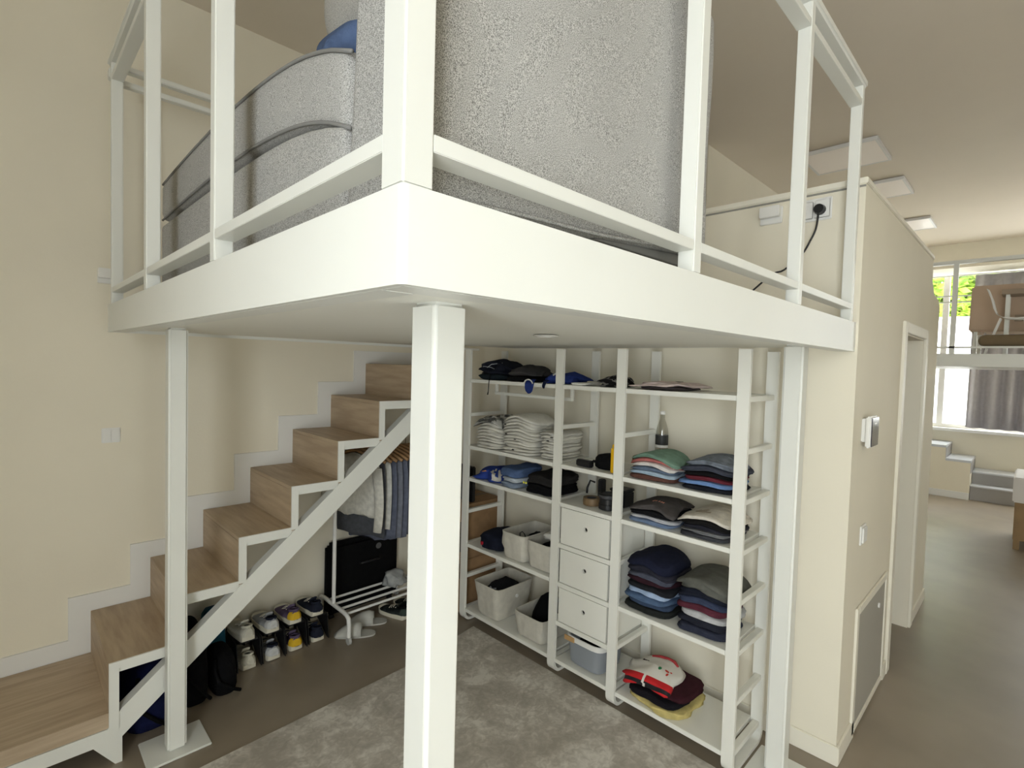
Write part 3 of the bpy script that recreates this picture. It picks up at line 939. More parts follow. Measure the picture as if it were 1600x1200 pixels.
stack([('folded_shirt', 'black folded shirt at the bottom of the heather grey stack', 'shirt', cloth(30, 32, 40), .016),
       ('folded_shirt', 'bright blue folded shirt in the heather grey stack', 'shirt', cloth(92, 132, 186), .016, dict(ly=.26)),
       ('folded_shirt', 'burgundy folded shirt in the heather grey stack', 'shirt', cloth(104, 28, 44), .014),
       ('folded_shirt', 'black folded shirt above the burgundy one', 'shirt', cloth(20, 18, 20), .014),
       ('folded_shirt', 'dark slate folded shirt second from the top of the heather grey stack', 'shirt', cloth(62, 66, 80), .018, dict(ly=.265, lx=.30)),
       ('folded_shirt', 'heather blue-grey folded shirt on top of the right second shelf', 'shirt', cloth(108, 116, 128, .3), .018, dict(lx=.27, ly=.235, wr=.009, folds=3))],
      (2.09, .482, ZBs), .29, .25, 'right stack on the right second shelf', .045, 57, gx=.15)
# --- third shelf right
un = stack([('folded_tshirt', 'denim blue folded T-shirt under the dark grey printed one', 'T-shirt', cloth(96, 118, 150), .012),
       ('folded_tshirt', 'pale grey folded T-shirt under the dark grey printed one', 'T-shirt', cloth(184, 184, 188), .011),
       ('folded_tshirt', 'black folded T-shirt under the dark grey printed one', 'T-shirt', cloth(22, 22, 24), .018, dict(ly=.27))],
      (2.08, .757, ZCs), .28, .262, 'left stack on the right third shelf', .03, 61, gx=.2)
pt = garment('printed_tshirt', 'dark grey folded T-shirt with small orange print on the third shelf', 'T-shirt', (2.08, .766, ZCs + .048), .28, .262, .012, cloth(78, 72, 70), (.032, .05), 66, .05, 1, wr=.006, wob=.03, pw=6, on=un)
sz = SURF[pt.name]
m = MB()
for i, yy in enumerate((.775, .762, .745, .732, .722)):
    z_ = sz(2.03, yy) + .0006
    m.box(2.02 - .006 * (i == 0), 2.035 + .008 * (i == 0), yy - .003, yy + .003, z_ - .003, z_)
m.build('orange_print', mat('orange_print_ink', srgb(196, 132, 108), .8), pt)
stack([('folded_tshirt', 'charcoal folded T-shirt at the bottom of the cream-topped stack', 'T-shirt', cloth(62, 62, 68), .014),
       ('folded_tshirt', 'mid grey folded T-shirt in the cream-topped stack', 'T-shirt', cloth(110, 110, 112), .008),
       ('folded_tshirt', 'dark navy folded T-shirt in the cream-topped stack', 'T-shirt', cloth(40, 40, 50), .014),
       ('folded_tshirt', 'black folded T-shirt directly under the cream one', 'T-shirt', cloth(26, 24, 24), .014, dict(ly=.255)),
       ('folded_tshirt', 'cream folded T-shirt with faint brown print on top of its stack', 'T-shirt', None, .014, dict(ly=.262, lx=.30, pw=6, mats=[cloth(226, 216, 198), cloth(176, 158, 132)], pick=lambda u, v, t: 1 if (t > .9 and (u + .42) ** 2 / .05 + (v - .25) ** 2 / .10 < 1 and noise.noise((u * 6, v * 6, 3)) > -.15) else 0))],
      (2.085, .478, ZCs), .29, .245, 'right stack on the right third shelf', .04, 67, gx=.2)
# --- fourth shelf right: sweaters
stack([('folded_sweater', 'black-green folded sweater at the bottom of the left sweater stack', 'sweater', cloth(34, 36, 34), .028),
       ('folded_sweater', 'dark denim blue folded sweater, second from bottom of left sweater stack', 'sweater', cloth(50, 68, 96), .024),
       ('folded_sweater', 'denim blue folded sweater under the light blue one', 'sweater', cloth(66, 92, 126), .024),
       ('folded_sweater', 'light blue folded sweater in the left sweater stack', 'sweater', cloth(142, 166, 200), .024),
       ('folded_sweater', 'near-black folded sweater above the light blue one', 'sweater', cloth(34, 36, 42), .02, dict(ly=.252)),
       ('folded_sweater', 'dark maroon folded sweater in the left sweater stack', 'sweater', cloth(52, 24, 34), .022, dict(ly=.252)),
       ('folded_sweater', 'slate grey folded sweater in the left sweater stack', 'sweater', cloth(72, 76, 92), .018, dict(ly=.255)),
       ('folded_sweater', 'charcoal blue folded sweater, second from top of left sweater stack', 'sweater', cloth(42, 42, 54), .03, dict(ly=.255)),
       ('folded_sweatshirt', 'navy blue folded hoodie on top of the left sweater stack', 'sweatshirt', cloth(26, 30, 52), .035, dict(ly=.26, wr=.016, folds=1))],
      (2.085, .768, ZD), .29, .245, 'left sweater stack on the fourth shelf', .045, 71, gx=.2)
stack([('folded_sweater', 'navy folded sweater at the bottom of the right sweater stack', 'sweater', cloth(44, 48, 66), .03),
       ('folded_sweater', 'dark navy folded sweater, second from bottom of the right sweater stack', 'sweater', cloth(36, 38, 50), .028),
       ('folded_sweater', 'light grey folded sweater in the right sweater stack', 'sweater', cloth(188, 188, 190), .024),
       ('folded_sweater', 'wine red folded sweater in the right sweater stack', 'sweater', cloth(92, 34, 50), .026, dict(lx=.27)),
       ('folded_sweater', 'denim navy folded sweater above the wine red one', 'sweater', cloth(52, 62, 90), .022),
       ('folded_sweater', 'midnight blue folded sweater below the grey hoodie', 'sweater', cloth(30, 34, 48), .03, dict(ly=.255)),
       ('folded_sweatshirt', 'olive grey folded hoodie on top of the right sweater stack', 'sweatshirt', cloth(92, 92, 84), .045, dict(ly=.26, lx=.295, wr=.014, folds=1, wob=.025))],
      (2.09, .482, ZD), .285, .245, 'right sweater stack on the fourth shelf', .055, 73, gx=.2)
# --- bottom shelf right: jerseys
yj = garment('jersey', 'yellow folded jersey at the bottom of the jersey pile', 'jersey', (2.075, .70, ZE), .28, .30, .022, cloth(206, 184, 84), (0, .01), 81, .05, 1, wr=.008, wob=.03, pw=6)
bj = garment('jersey', 'black folded jersey between the yellow and the striped jersey', 'jersey', (2.08, .72, ZE + .026), .27, .29, .032, cloth(24, 22, 28), (.01, .014), 82, .02, 2, wr=.008, on=yj)
mj = garment('jersey', 'dark maroon folded jersey under the right of the red jersey', 'jersey', (2.11, .70, ZE + .062), .27, .30, .02, cloth(58, 20, 30), (.014, .03), 83, -.05, 1, wr=.005, on=bj)
def jersey_mat():
    m_ = bpy.data.materials.new('striped_jersey_print')
    m_.use_nodes = True
    nt = m_.node_tree
    b = nt.nodes['Principled BSDF']
    b.inputs['Roughness'].default_value = .85
    tc = nt.nodes.new('ShaderNodeTexCoord')
    mp = nt.nodes.new('ShaderNodeMapping')
    mp.inputs['Rotation'].default_value = (0, 0, -.12)
    sp_ = nt.nodes.new('ShaderNodeSeparateXYZ')
    nt.links.new(tc.outputs['Object'], mp.inputs['Vector'])
    nt.links.new(mp.outputs['Vector'], sp_.inputs[0])
    ad = nt.nodes.new('ShaderNodeMath')
    nt.links.new(sp_.outputs['X'], ad.inputs[0]); nt.links.new(sp_.outputs['Z'], ad.inputs[1])
    mr = nt.nodes.new('ShaderNodeMapRange')
    mr.inputs['From Min'].default_value = -.16
    mr.inputs['From Max'].default_value = .24
    nt.links.new(ad.outputs[0], mr.inputs['Value'])
    cr = nt.nodes.new('ShaderNodeValToRGB')
    cr.color_ramp.interpolation = 'CONSTANT'
    e = cr.color_ramp.elements
    red, blk, wht = (*srgb(190, 24, 30), 1), (*srgb(22, 20, 24), 1), (*srgb(226, 222, 214), 1)
    e[0].position, e[0].color = 0, red
    e[1].position, e[1].color = .17, blk
    for p, c_ in ((.235, red), (.36, wht)):
        q = e.new(p); q.color = c_
    nt.links.new(mr.outputs[0], cr.inputs['Fac'])
    lt = nt.nodes.new('ShaderNodeMath'); lt.operation = 'COMPARE'
    lt.inputs[1].default_value = -.01; lt.inputs[2].default_value = .0065
    nt.links.new(sp_.outputs['Y'], lt.inputs[0])
    mx = nt.nodes.new('ShaderNodeMix'); mx.data_type = 'RGBA'
    mx.inputs[7].default_value = wht
    nt.links.new(lt.outputs[0], mx.inputs[0]); nt.links.new(cr.outputs['Color'], mx.inputs[6])
    nt.links.new(mx.outputs[2], b.inputs['Base Color'])
    return m_
rj = garment('jersey', 'white, red and black folded football jersey on top of its pile', 'jersey', (2.06, .76, ZE + .084), .27, .27, .036, jersey_mat(), (.03, .045), 84, .12, 1, wr=.004, on=mj, wob=.03, pw=6, N=72)
sz = SURF[rj.name]
def patch(spec):
    m_ = MB()
    for (cx, cy, rx, ry) in spec:
        m_.rings([[(cx + rx * math.cos(2 * PI * k / 10), cy + ry * math.sin(2 * PI * k / 10), sz(cx + rx * math.cos(2 * PI * k / 10), cy + ry * math.sin(2 * PI * k / 10)) + z_) for k in range(10)] for z_ in (-.003, .001)])
    return m_
patch([(2.065, .685, .010, .011), (2.04, .672, .013, .005), (2.075, .668, .005, .006)]).build('red_crest', mat('crest_red', srgb(200, 60, 50), .7), rj)
patch([(2.045, .715, .013, .008)]).build('green_crest', mat('crest_green', srgb(40, 130, 80), .7), rj)
patch([(2.09, .825, .004, .012), (2.095, .838, .008, .004), (2.09, .808, .003, .006)]).build('dark_emblem', cloth(40, 28, 30), rj)
m = MB()
m.tube([(x_, y_, sz(x_, y_) + .003) for x_, y_ in ((2.15, .82), (2.17, .78), (2.178, .74), (2.17, .70), (2.15, .67))], [.006, .009, .008, .009, .006], 8)
m.build('red_collar', cloth(170, 30, 34), rj, smooth=True)

# --- fabric storage boxes
FAB = cloth(206, 200, 184, .05)
def fbox(label, x0, x1, y0b, y1b, z0, hgt, seed, filling, group, flare=.012, sag=.012):
    t_ = thing('storage_box', label, 'box', ((x0 + x1) / 2, (y0b + y1b) / 2, z0), group)
    m_ = MB()
    N_ = 48
    def ringp(f, inset, zz, amp):
        out = []
        hx, hy = (x1 - x0) / 2 - inset + flare * (f - .5), (y1b - y0b) / 2 - inset + flare * (f - .5)
        for k in range(N_):
            a = 2 * PI * k / N_
            c_, s_ = math.cos(a), math.sin(a)
            q = (abs(c_) ** 9 + abs(s_) ** 9) ** (-1 / 9)
            nn = amp * noise.noise((c_ * q * 2.2 + seed, s_ * q * 2.2, f * 2.6 + seed)) * math.sin(PI * min(1, max(0, f)))
            out.append(((x0 + x1) / 2 + c_ * q * (hx + nn), (y0b + y1b) / 2 + s_ * q * (hy + nn), z0 + .002 + zz))
        return out
    rs = [ringp(0, .02, 0, 0), ringp(0.02, .006, .004, 0)]
    for f in (.12, .3, .5, .7, .88):
        rs.append(ringp(f, 0, hgt * f, sag))
    rs += [ringp(1, 0, hgt, 0), ringp(1, .004, hgt + .002, 0), ringp(1, .008, hgt, 0)]
    for f in (.8, .5, .2):
        rs.append(ringp(f, .010, hgt * f, sag * .6))
    rs.append(ringp(0.05, .014, .010, 0))
    m_.rings(rs)
    m_.build('fabric_body', FAB, t_, smooth='auto')
    m_ = MB()
    for fi, (colr, zf, amp, ox, oy, sx) in enumerate(filling):
        rr_ = []
        for s_, zz in ((1, -.06), (1.0, -.02), (.97, 0), (.8, .35), (.5, .8), (.2, 1.0), (0, 1.0)):
            rr_.append([((x0 + x1) / 2 + ox + s_ * sx * ((x1 - x0) / 2 - .022) * math.copysign(abs(math.cos(a)) ** .5, math.cos(a)),
                         (y0b + y1b) / 2 + oy + s_ * sx * ((y1b - y0b) / 2 - .022) * math.copysign(abs(math.sin(a)) ** .5, math.sin(a)),
                         z0 + hgt * zf + (amp * zz if zz > 0 else zz) + (.012 * noise.noise((s_ * 4 * math.cos(a), s_ * 4 * math.sin(a), seed + fi)) if s_ < .98 else 0)) for a in [2 * PI * k / 28 for k in range(28)]])
        mm = MB(); mm.rings(rr_)
        tag(mm.build(colr[0], colr[1], None, smooth=True), colr[2], 'clothes')
    return t_
BLK = cloth(14, 14, 16)
b1 = fbox('larger white fabric box at left end of the bottom shelf', 1.935, 2.26, 1.825, 2.055, ZE, .225, 1,
     [(('clothes_pile', cloth(30, 30, 34), 'dark crumpled clothes filling the large box on the bottom shelf'), .78, .05, .0, 0, .86)], 'white fabric storage boxes', flare=.03)
MB().tube([(2.10, 1.816, ZE + .15), (2.10, 1.810, ZE + .15)], .012, 12).build('handle_hole', PLAST, b1)
m = MB()
m.tube([(1.985, 1.955, ZE + .197), (1.975, 1.93, ZE + .192), (1.99, 1.905, ZE + .2)], .006, 6)
tag(m.build('laces', cloth(150, 156, 170)), 'thin grey laces lying in the large white box', 'laces')
fbox('smaller white fabric box beside post on the bottom shelf', 1.945, 2.26, 1.44, 1.685, ZE, .15, 2,
     [(('clothes_pile', BLK, 'black clothes piled high in the small box on the bottom shelf'), .80, .13, .03, -.008, .78)], 'white fabric storage boxes')
fbox('white fabric box at middle of the fourth shelf, half empty', 1.94, 2.26, 1.612, 1.815, ZD, .17, 3,
     [(('clothes_pile', BLK, 'black clothes lying in the middle white box on the fourth shelf'), .55, .05, .045, -.02, .66)], 'white fabric storage boxes')
fbox('white fabric box right beside the drawers on the fourth shelf', 1.945, 2.26, 1.395, 1.592, ZD, .165, 4,
     [(('clothes_pile', BLK, 'black clothes with a white cloth in the box beside the drawers'), .72, .03, 0, 0, .86)], 'white fabric storage boxes')
m = MB(); m.tube([(1.985, 1.69, ZD + .15), (1.98, 1.685, ZD + .178), (1.985, 1.67, ZD + .188), (1.99, 1.655, ZD + .175), (1.995, 1.65, ZD + .15)], .003, 8)
tag(m.build('strap', BLK, smooth=True), 'thin black loop strap rising from the middle white box', 'strap')
garment('cloth', 'crumpled white cloth on the black clothes beside the drawers', 'cloth', (2.10, 1.49, ZD + .168), .14, .12, .012, WHITE_T2, (0, .03), 93, .3, 1, wr=.016)
nb = garment('soft_bag', 'navy soft bag with red tab at left end of the fourth shelf', 'bag', (2.08, 1.972, ZD), .26, .225, .06, cloth(24, 28, 44), (0, .05), 95, .1, 1, wr=.012, wob=.03)
bx(1.944, 1.956, 2.005, 2.02, ZD + .02, ZD + .04).build('red_tab', mat('red_tab', srgb(180, 30, 50), .7), nb)
# clear tub under the drawers
t = thing('plastic_tub', 'translucent plastic tub with white rim and tan handle under the drawers', 'tub', (2.07, 1.14, ZE))
m = MB()
def tubring(f, inset, zz, N_=32):
    hx, hy = .115 + .012 * f - inset, .115 + .012 * f - inset
    return [(2.07 + math.copysign(abs(math.cos(a)) ** .42, math.cos(a)) * hx, 1.14 + math.copysign(abs(math.sin(a)) ** .42, math.sin(a)) * hy, ZE + .002 + zz) for a in [2 * PI * k / N_ for k in range(N_)]]
m.rings([tubring(0, .012, 0), tubring(0, 0, .01), tubring(.5, 0, .08), tubring(1, 0, .145), tubring(1, .003, .145), tubring(.5, .003, .08), tubring(0, .004, .012), tubring(0, .016, .004)])
m.build('tub_wall', CLEARP, t, smooth='auto')
m = MB()
m.rings([tubring(1, -.001, .138), tubring(1, -.007, .140), tubring(1, -.007, .166), tubring(1, -.004, .169), tubring(1, .004, .166), tubring(1, .004, .146), tubring(1, .0, .146), tubring(1, -.001, .138)], caps=False)
m.build('rim', PLAST, t, smooth='auto')
bx(1.932, 1.9385, 1.19, 1.262, ZE + .138, ZE + .166).build('handle', mat('tan_wood_handle', srgb(190, 152, 104), .6), t, bevel=.002)
garment('clothes_pile', 'black clothes stuffed into the clear tub', 'clothes', (2.08, 1.14, ZE + .012), .17, .17, .105, BLK, (0, .02), 97, 0, 3, wr=.012)

# cartons beyond the left side frame
def carton(label, x0, x1, y0c, y1c, z0, z1_):
    t_ = thing('cardboard_box', label, 'box', ((x0 + x1) / 2, (y0c + y1c) / 2, z0), 'brown cartons beside the shelving')
    bx(x0, x1, y0c, y1c, z0 + .001, z1_).build('carton', CARTON, t_, bevel=.003)
    bx(x0 + .02, x1 - .02, (y0c + y1c) / 2 - .03, (y0c + y1c) / 2 + .03, z1_ + .0003, z1_ + .0012).build('tape_strip', BROWNT, t_)
    return t_
cb = carton('brown cardboard box on the floor beside the shelving', 1.98, 2.33, 2.225, 2.6, 0, .40)
bx(1.9785, 1.9798, 2.28, 2.5, .25, .36).build('printed_panel', mat('dark_print', (.05, .04, .03), .8), cb)
cb = carton('brown cardboard box stacked second beside the shelving', 1.99, 2.33, 2.225, 2.58, .402, .80)
bx(1.9885, 1.9898, 2.27, 2.5, .44, .66).build('printed_panel', mat('dark_print', (.05, .04, .03), .8), cb)
t = thing('laptop_case', 'thin black case leaning on top of the stacked brown boxes', 'case', (2.1, 2.3, .803))
bx(2.04, 2.08, 2.24, 2.56, .803, 1.06).build('shell', BLACKP, t, bevel=.008)
bx(2.036, 2.0395, 2.37, 2.43, 1.0, 1.012).build('handle', DARKP, t)

# ------------------------------------------------------------------ clothes rack below the stairs
rk = thing('clothes_rack', 'white tubular clothes rack with low shoe shelf under the stairs', 'rack', (1.45, 2.62, 0))
def rack_end(x, nm):
    m_ = MB()
    m_.tube([(x, 2.405, .05), (x, 2.405, .13), (x, 2.412, .165), (x, 2.435, .18), (x, 2.48, .185), (x, 2.76, .185), (x, 2.80, .18), (x, 2.822, .165), (x, 2.828, .13), (x, 2.828, .05)], .0135, 10)
    m_.build('foot_bar', PLAST, rk, smooth='auto')
    MB().tube([(x, 2.62, .18), (x, 2.62, 1.30)], .0125, 10).build('upright', PLAST, rk, smooth='auto')
    for yy in (2.405, 2.828):
        MB().tube([(x - .008, yy, .027), (x + .008, yy, .027)], .0255, 12).build('castor', mat('grey_castor', (.5, .5, .48), .5), rk, smooth='auto')
        MB().tube([(x, yy, .028), (x, yy, .052)], .008, 8).build('castor_stem', PLAST, rk)
rack_end(1.19, 'a'); rack_end(1.80, 'b')
MB().tube([(1.19, 2.62, 1.30), (1.80, 2.62, 1.30)], .0125, 10).build('hanging_rail', PLAST, rk, smooth='auto')
for yy in (2.465, 2.553, 2.64, 2.728):
    MB().tube([(1.19, yy, .175), (1.80, yy, .175)], .0085, 8).build('shelf_tube', PLAST, rk, smooth='auto')

hang_cols = [(214, 210, 196), (74, 76, 82), (206, 204, 194), (86, 92, 112), (110, 114, 128), (92, 98, 118), (70, 74, 88), (120, 122, 130), (80, 86, 104), (58, 60, 70), (98, 102, 116)]
hang_lab = ['cream long-sleeved shirt on the first wooden hanger of the rack', 'charcoal shirt behind the cream shirt on the rack', 'off-white shirt on the third hanger of the rack', 'slate blue shirt on the fourth hanger of the rack', 'grey-blue shirt on the fifth hanger of the rack', 'blue-grey shirt on the sixth hanger of the rack', 'dark slate shirt on the seventh hanger of the rack', 'pale grey shirt on the eighth hanger of the rack', 'denim blue shirt on the ninth hanger of the rack', 'dark grey shirt on the tenth hanger of the rack', 'medium grey shirt on the last hanger of the rack']
hang_hl = ['first', 'second', 'third', 'fourth', 'fifth', 'sixth', 'seventh', 'eighth', 'ninth', 'tenth', 'last']
for i, c_ in enumerate(hang_cols):
    hx = 1.325 + i * .044
    ang = .42
    hz = 1.30
    d = Vector((-math.sin(ang), math.cos(ang), 0))          # towards the wall
    nrm = Vector((math.cos(ang), math.sin(ang), 0))
    ctr = Vector((hx, 2.62, 0))
    hg = thing('coat_hanger', 'wooden coat hanger carrying the %s garment of the rack' % hang_hl[i], 'hanger', (hx, 2.60, 1.1), 'wooden hangers on the rack')
    m = MB()
    m.tube([ctr + d * q * .20 + Vector((0, 0, 1.205 - .075 * abs(q) ** 1.3)) for q in (-1, -.75, -.5, -.25, 0, .25, .5, .75, 1)], [.011, .012, .011, .010, .010, .010, .011, .012, .011], 8)
    m.build('wooden_arm', HANGER, hg, smooth=True)
    m = MB()
    m.tube([ctr + Vector((0, 0, 1.21)), ctr + Vector((0, 0, 1.262)), ctr + d * -.022 + Vector((0, 0, 1.285)), ctr + d * -.018 + Vector((0, .0, 1.312)), ctr + d * .004 + Vector((0, 0, 1.322)), ctr + d * .022 + Vector((0, 0, 1.308))], .0022, 6)
    m.build('hook', CHROME, hg, smooth=True)
    # garment body: closed sheet with drape folds
    rnd = random.Random(100 + i)
    length = .56 + rnd.uniform(-.05, .05)
    if i == 0: length = .42
    rings_ = []
    for zi in range(13):
        f = zi / 12
        z = 1.190 - f * length
        half = .195 + .012 * math.sin(f * 3)
        if i == 0 and f > .5: half *= 1 - .28 * (f - .5)
        ring = []
        for k in range(28):
            a = 2 * PI * k / 28
            q = math.cos(a)
            th_ = (.008 + .004 * f) * math.copysign(abs(math.sin(a)) ** .6, math.sin(a))
            fold = .007 * f * math.sin(q * 13 + 1.1) + .002 * f * noise.noise((q * 3, f * 3, i * 5.0))
            qa = q * half / .20
            zz = z + max(0, 1 - f * 4) * (.02 - .075 * min(1, abs(qa)) ** 1.3 - .020) - (.012 * f * math.sin(q * 5 + i)) + (.008 * noise.noise((q * 4, 1, i)) if f > .9 else 0)
            ring.append(ctr + d * q * half + nrm * (th_ + fold) + Vector((0, 0, zz)))
        rings_.append(ring)
    m = MB(); m.rings(rings_)
    g_ = m.build('hanging_shirt', cloth(*c_), None, smooth=True)
    tag(g_, hang_lab[i], 'shirt', 'shirts on the clothes rack')
    if i == 0:
        for sgn, L in ((-1, .42), (1, .34)):
            m = MB()
            p0 = ctr + d * sgn * .185 + Vector((0, 0, 1.10))
            pts_ = [p0 + d * sgn * .035 * math.sin(q * 2.2) + nrm * (-.012 - .02 * q) + Vector((0, 0, -L * q)) for q in (0, .2, .4, .6, .8, 1)]
            rings_ = [[p + d * (.042 - .010 * qi / 5) * math.cos(2 * PI * k / 14) + nrm * .012 * math.sin(2 * PI * k / 14) for k in range(14)] for qi, p in enumerate(pts_)]
            m.rings(rings_)
            m.build('sleeve', cloth(*c_), g_, smooth=True)

# black suitcase behind the rack, with bags
sc_ = thing('suitcase', 'large black fabric suitcase standing against the wall behind the rack', 'suitcase', (1.52, 2.775, 0))
bx(1.215, 1.775, 2.762, YW - .004, .03, .535).build('shell', cloth(13, 13, 14), sc_, bevel=.03, seg=4)
m = MB(); m.tube([(1.45, 2.760, .36), (1.46, 2.745, .36), (1.60, 2.745, .36), (1.61, 2.760, .36)], .008, 8)
m.build('handle', BLACKP, sc_, smooth=True)
for xx in (1.26, 1.72):
    MB().tube([(xx - .015, 2.80, .016), (xx + .015, 2.80, .016)], .0155, 12).build('wheel', BLACKP, sc_, smooth='auto')
m = MB(); m.lathe([(0, 0), (.022, 0), (.022, .002), (0, .002)], (0, 0, 0), 14)
for p in m.v:
    p.x, p.y, p.z = 1.60 + p.x, 2.7605 - p.z, .45 + p.y
m.build('round_badge', mat('grey_badge', (.10, .10, .10), .4), sc_)
garment('plastic_bag', 'small crumpled white plastic bag on the rack shoe shelf', 'bag', (1.66, 2.64, .186), .12, .14, .05, cloth(150, 152, 150), (0, .05), 101, .2, 1, wr=.02, wob=.03)

# ------------------------------------------------------------------ shoes
def shoe(label, x, y, z, ang, upper, sole, heel, trim, group, L=.255, collar=.075, lace=None):
    """heel at (x, y), toe pointing along ang (radians from +Y)"""
    t_ = thing('sneaker', label, 'shoe', (x, y, z), group)
    dv = Vector((math.sin(ang), math.cos(ang), 0))
    sv = Vector((math.cos(ang), -math.sin(ang), 0))
    def P(u, s_, h):
        return Vector((x, y, z + .001)) + dv * u * L + sv * s_ + Vector((0, 0, h))
    wid = lambda u: .036 + .014 * math.sin(min(1, max(0, (u - .1) / .9)) * PI * .75) - (.020 * max(0, (u - .82) / .18) ** 2) - (.010 * max(0, (.10 - u) / .10) ** 2)
    us = [0, .03, .08, .16, .28, .42, .56, .70, .82, .91, .97, 1.0]
    m_ = MB()
    rs = []
    for u in us:
        w_ = wid(u) * (1 if 0 < u < 1 else .55) + .003
        hh = .030 if u < .3 else .026
        lift = .012 * max(0, (u - .8) / .2) ** 2 + .006 * max(0, (.06 - u) / .06)
        rs.append([P(u, q * w_, lift + (0 if b_ else hh)) for q, b_ in ((-1, 1), (-.5, 1), (.5, 1), (1, 1), (1.0, 0), (.5, 0), (-.5, 0), (-1.0, 0))])
    m_.rings(rs)
    m_.build('sole', sole, t_, smooth='auto')
    m_ = MB()
    rs = []
    top = lambda u: (collar + .012 * (1 - u / .1) if u < .1 else (collar - .018 * (u - .1) / .2 if u < .3 else (collar - .018 - (collar - .063) * (u - .3) / .35 if u < .65 else .045 - .022 * ((u - .65) / .35) ** 2)))
    for u in us:
        w_ = wid(u) * (1 if 0 < u < 1 else .5)
        h_ = top(u)
        ring = []
        for k in range(16):
            a = PI * k / 15
            ww = w_ * (math.cos(a)) * (1 - .28 * math.sin(a) ** 2 if u < .6 else 1)
            ring.append(P(u, ww, .024 + (h_ - .024) * math.sin(a) ** (.55 if u < .6 else .8)))
        rs.append(ring)
    m_.rings(rs, closed=False, caps=True)
    m_.build('upper', upper, t_, smooth=True)
    # heel patch
    m_ = MB()
    rs = []
    for u in (-.012, .03, .09, .15):
        w_ = wid(max(u, .01)) * (.62 if u < 0 else 1) + .0025
        rs.append([P(u, w_ * q, hq) for q, hq in ((-1, .03), (-.98, .05), (-.8, collar * .86), (-.45, collar * 1.0), (.45, collar * 1.0), (.8, collar * .86), (.98, .05), (1, .03))])
    m_.rings(rs, closed=False, caps=False)
    m_.add([p for p in rs[0]], [tuple(range(8))])
    m_.build('heel_counter', heel, t_, smooth='auto')
    # opening: dark lining disc and padded collar
    m_ = MB()
    loop = [P(.15 + .12 * math.cos(a), .024 * math.sin(a), collar + .004 - .006 * math.cos(a)) for a in [2 * PI * k / 18 for k in range(19)]]
    m_.tube(loop, .0075, 8)
    m_.build('collar', trim, t_, smooth=True)
    m_ = MB()
    m_.add(loop[:-1], [tuple(range(18))])
    for p in m_.v: p.z -= .001
    m_.build('lining', BLK, t_)
    m_ = MB()
    m_.rings([[P(u, q * .022, h_ + (.004 if abs(q) < .9 else 0)) for q in (-1, -.5, 0, .5, 1)] + [P(u, q * .022, h_ - .006) for q in (1, -1)] for u, h_ in ((.27, collar + .022), (.34, collar + .0), (.45, .069), (.58, .056))])
    m_.build('tongue', upper, t_, smooth='auto')
    m_ = MB()
    for u, h_ in ((.36, collar - .002), (.44, .073), (.52, .064), (.60, .056)):
        m_.tube([P(u, -.026, h_ - .006), P(u + .01, 0, h_ + .004), P(u, .026, h_ - .006)], .0028, 6)
    m_.build('laces', lace or sole, t_, smooth=True)
    return t_
CREAM = cloth(212, 206, 184, .04); SOLEW = mat('white_rubber', srgb(214, 208, 190), .6)
NAVYC = cloth(32, 36, 52); PURP = cloth(96, 78, 110); YELC = mat('yellow_heel', srgb(222, 180, 40), .6); NBW = cloth(206, 206, 204); GREYC = cloth(150, 152, 156)
hold = []
def holder(x, y, lab):
    t_ = thing('shoe_holder', lab, 'shoe rack', (x, y + .13, 0), 'black plastic shoe holders')
    bx(x - .05, x + .05, y + .02, y + .274, .1575, .1655).build('upper_tray', BLACKP, t_, bevel=.002)
    bx(x - .055, x + .055, y + .262, y + .274, .0015, .157).build('rear_stand', BLACKP, t_, bevel=.003)
    for s_ in (-1, 1):
        m_ = MB(); m_.prism([(y + .0, .0015), (y + .03, .0015), (y + .260, .13), (y + .260, .157), (y + .03, .157)], 'x', x + s_ * .064 - .002, x + s_ * .064 + .002)
        m_.build('side_arm', BLACKP, t_)
for x, yb, a, labs, up_, so, he, tr in (
    (.645, 2.535, -.02, ('cream sneaker on the floor under the first shoe holder', 'cream sneaker on top of the first shoe holder'), CREAM, SOLEW, CREAM, CREAM),
    (.785, 2.54, -.02, ('white running shoe with dark collar on the floor, second pair', 'white running shoe with dark collar upper shoe of second pair'), GREYC, SOLEW, NBW, NAVYC),
    (.925, 2.555, -.02, ('purple shoe with yellow heel standing on the floor', 'purple shoe with yellow heel on top of its holder'), PURP, SOLEW, YELC, PURP),
    (1.07, 2.565, -.02, ('navy sneaker with white sole on the floor, fourth pair', 'navy sneaker with white sole on top of the fourth holder'), NAVYC, SOLEW, NAVYC, NAVYC)):
    holder(x, yb, 'black shoe holder carrying the ' + {0.645: 'cream', 0.785: 'white and grey', 0.925: 'purple and yellow', 1.07: 'navy'}[x] + ' pair')
    shoe(labs[0], x, yb, 0, a, up_, so, he, tr, 'sneakers in the shoe holders')
    shoe(labs[1], x - .006, yb + .005, .1665, a, up_, so, he, tr, 'sneakers in the shoe holders')
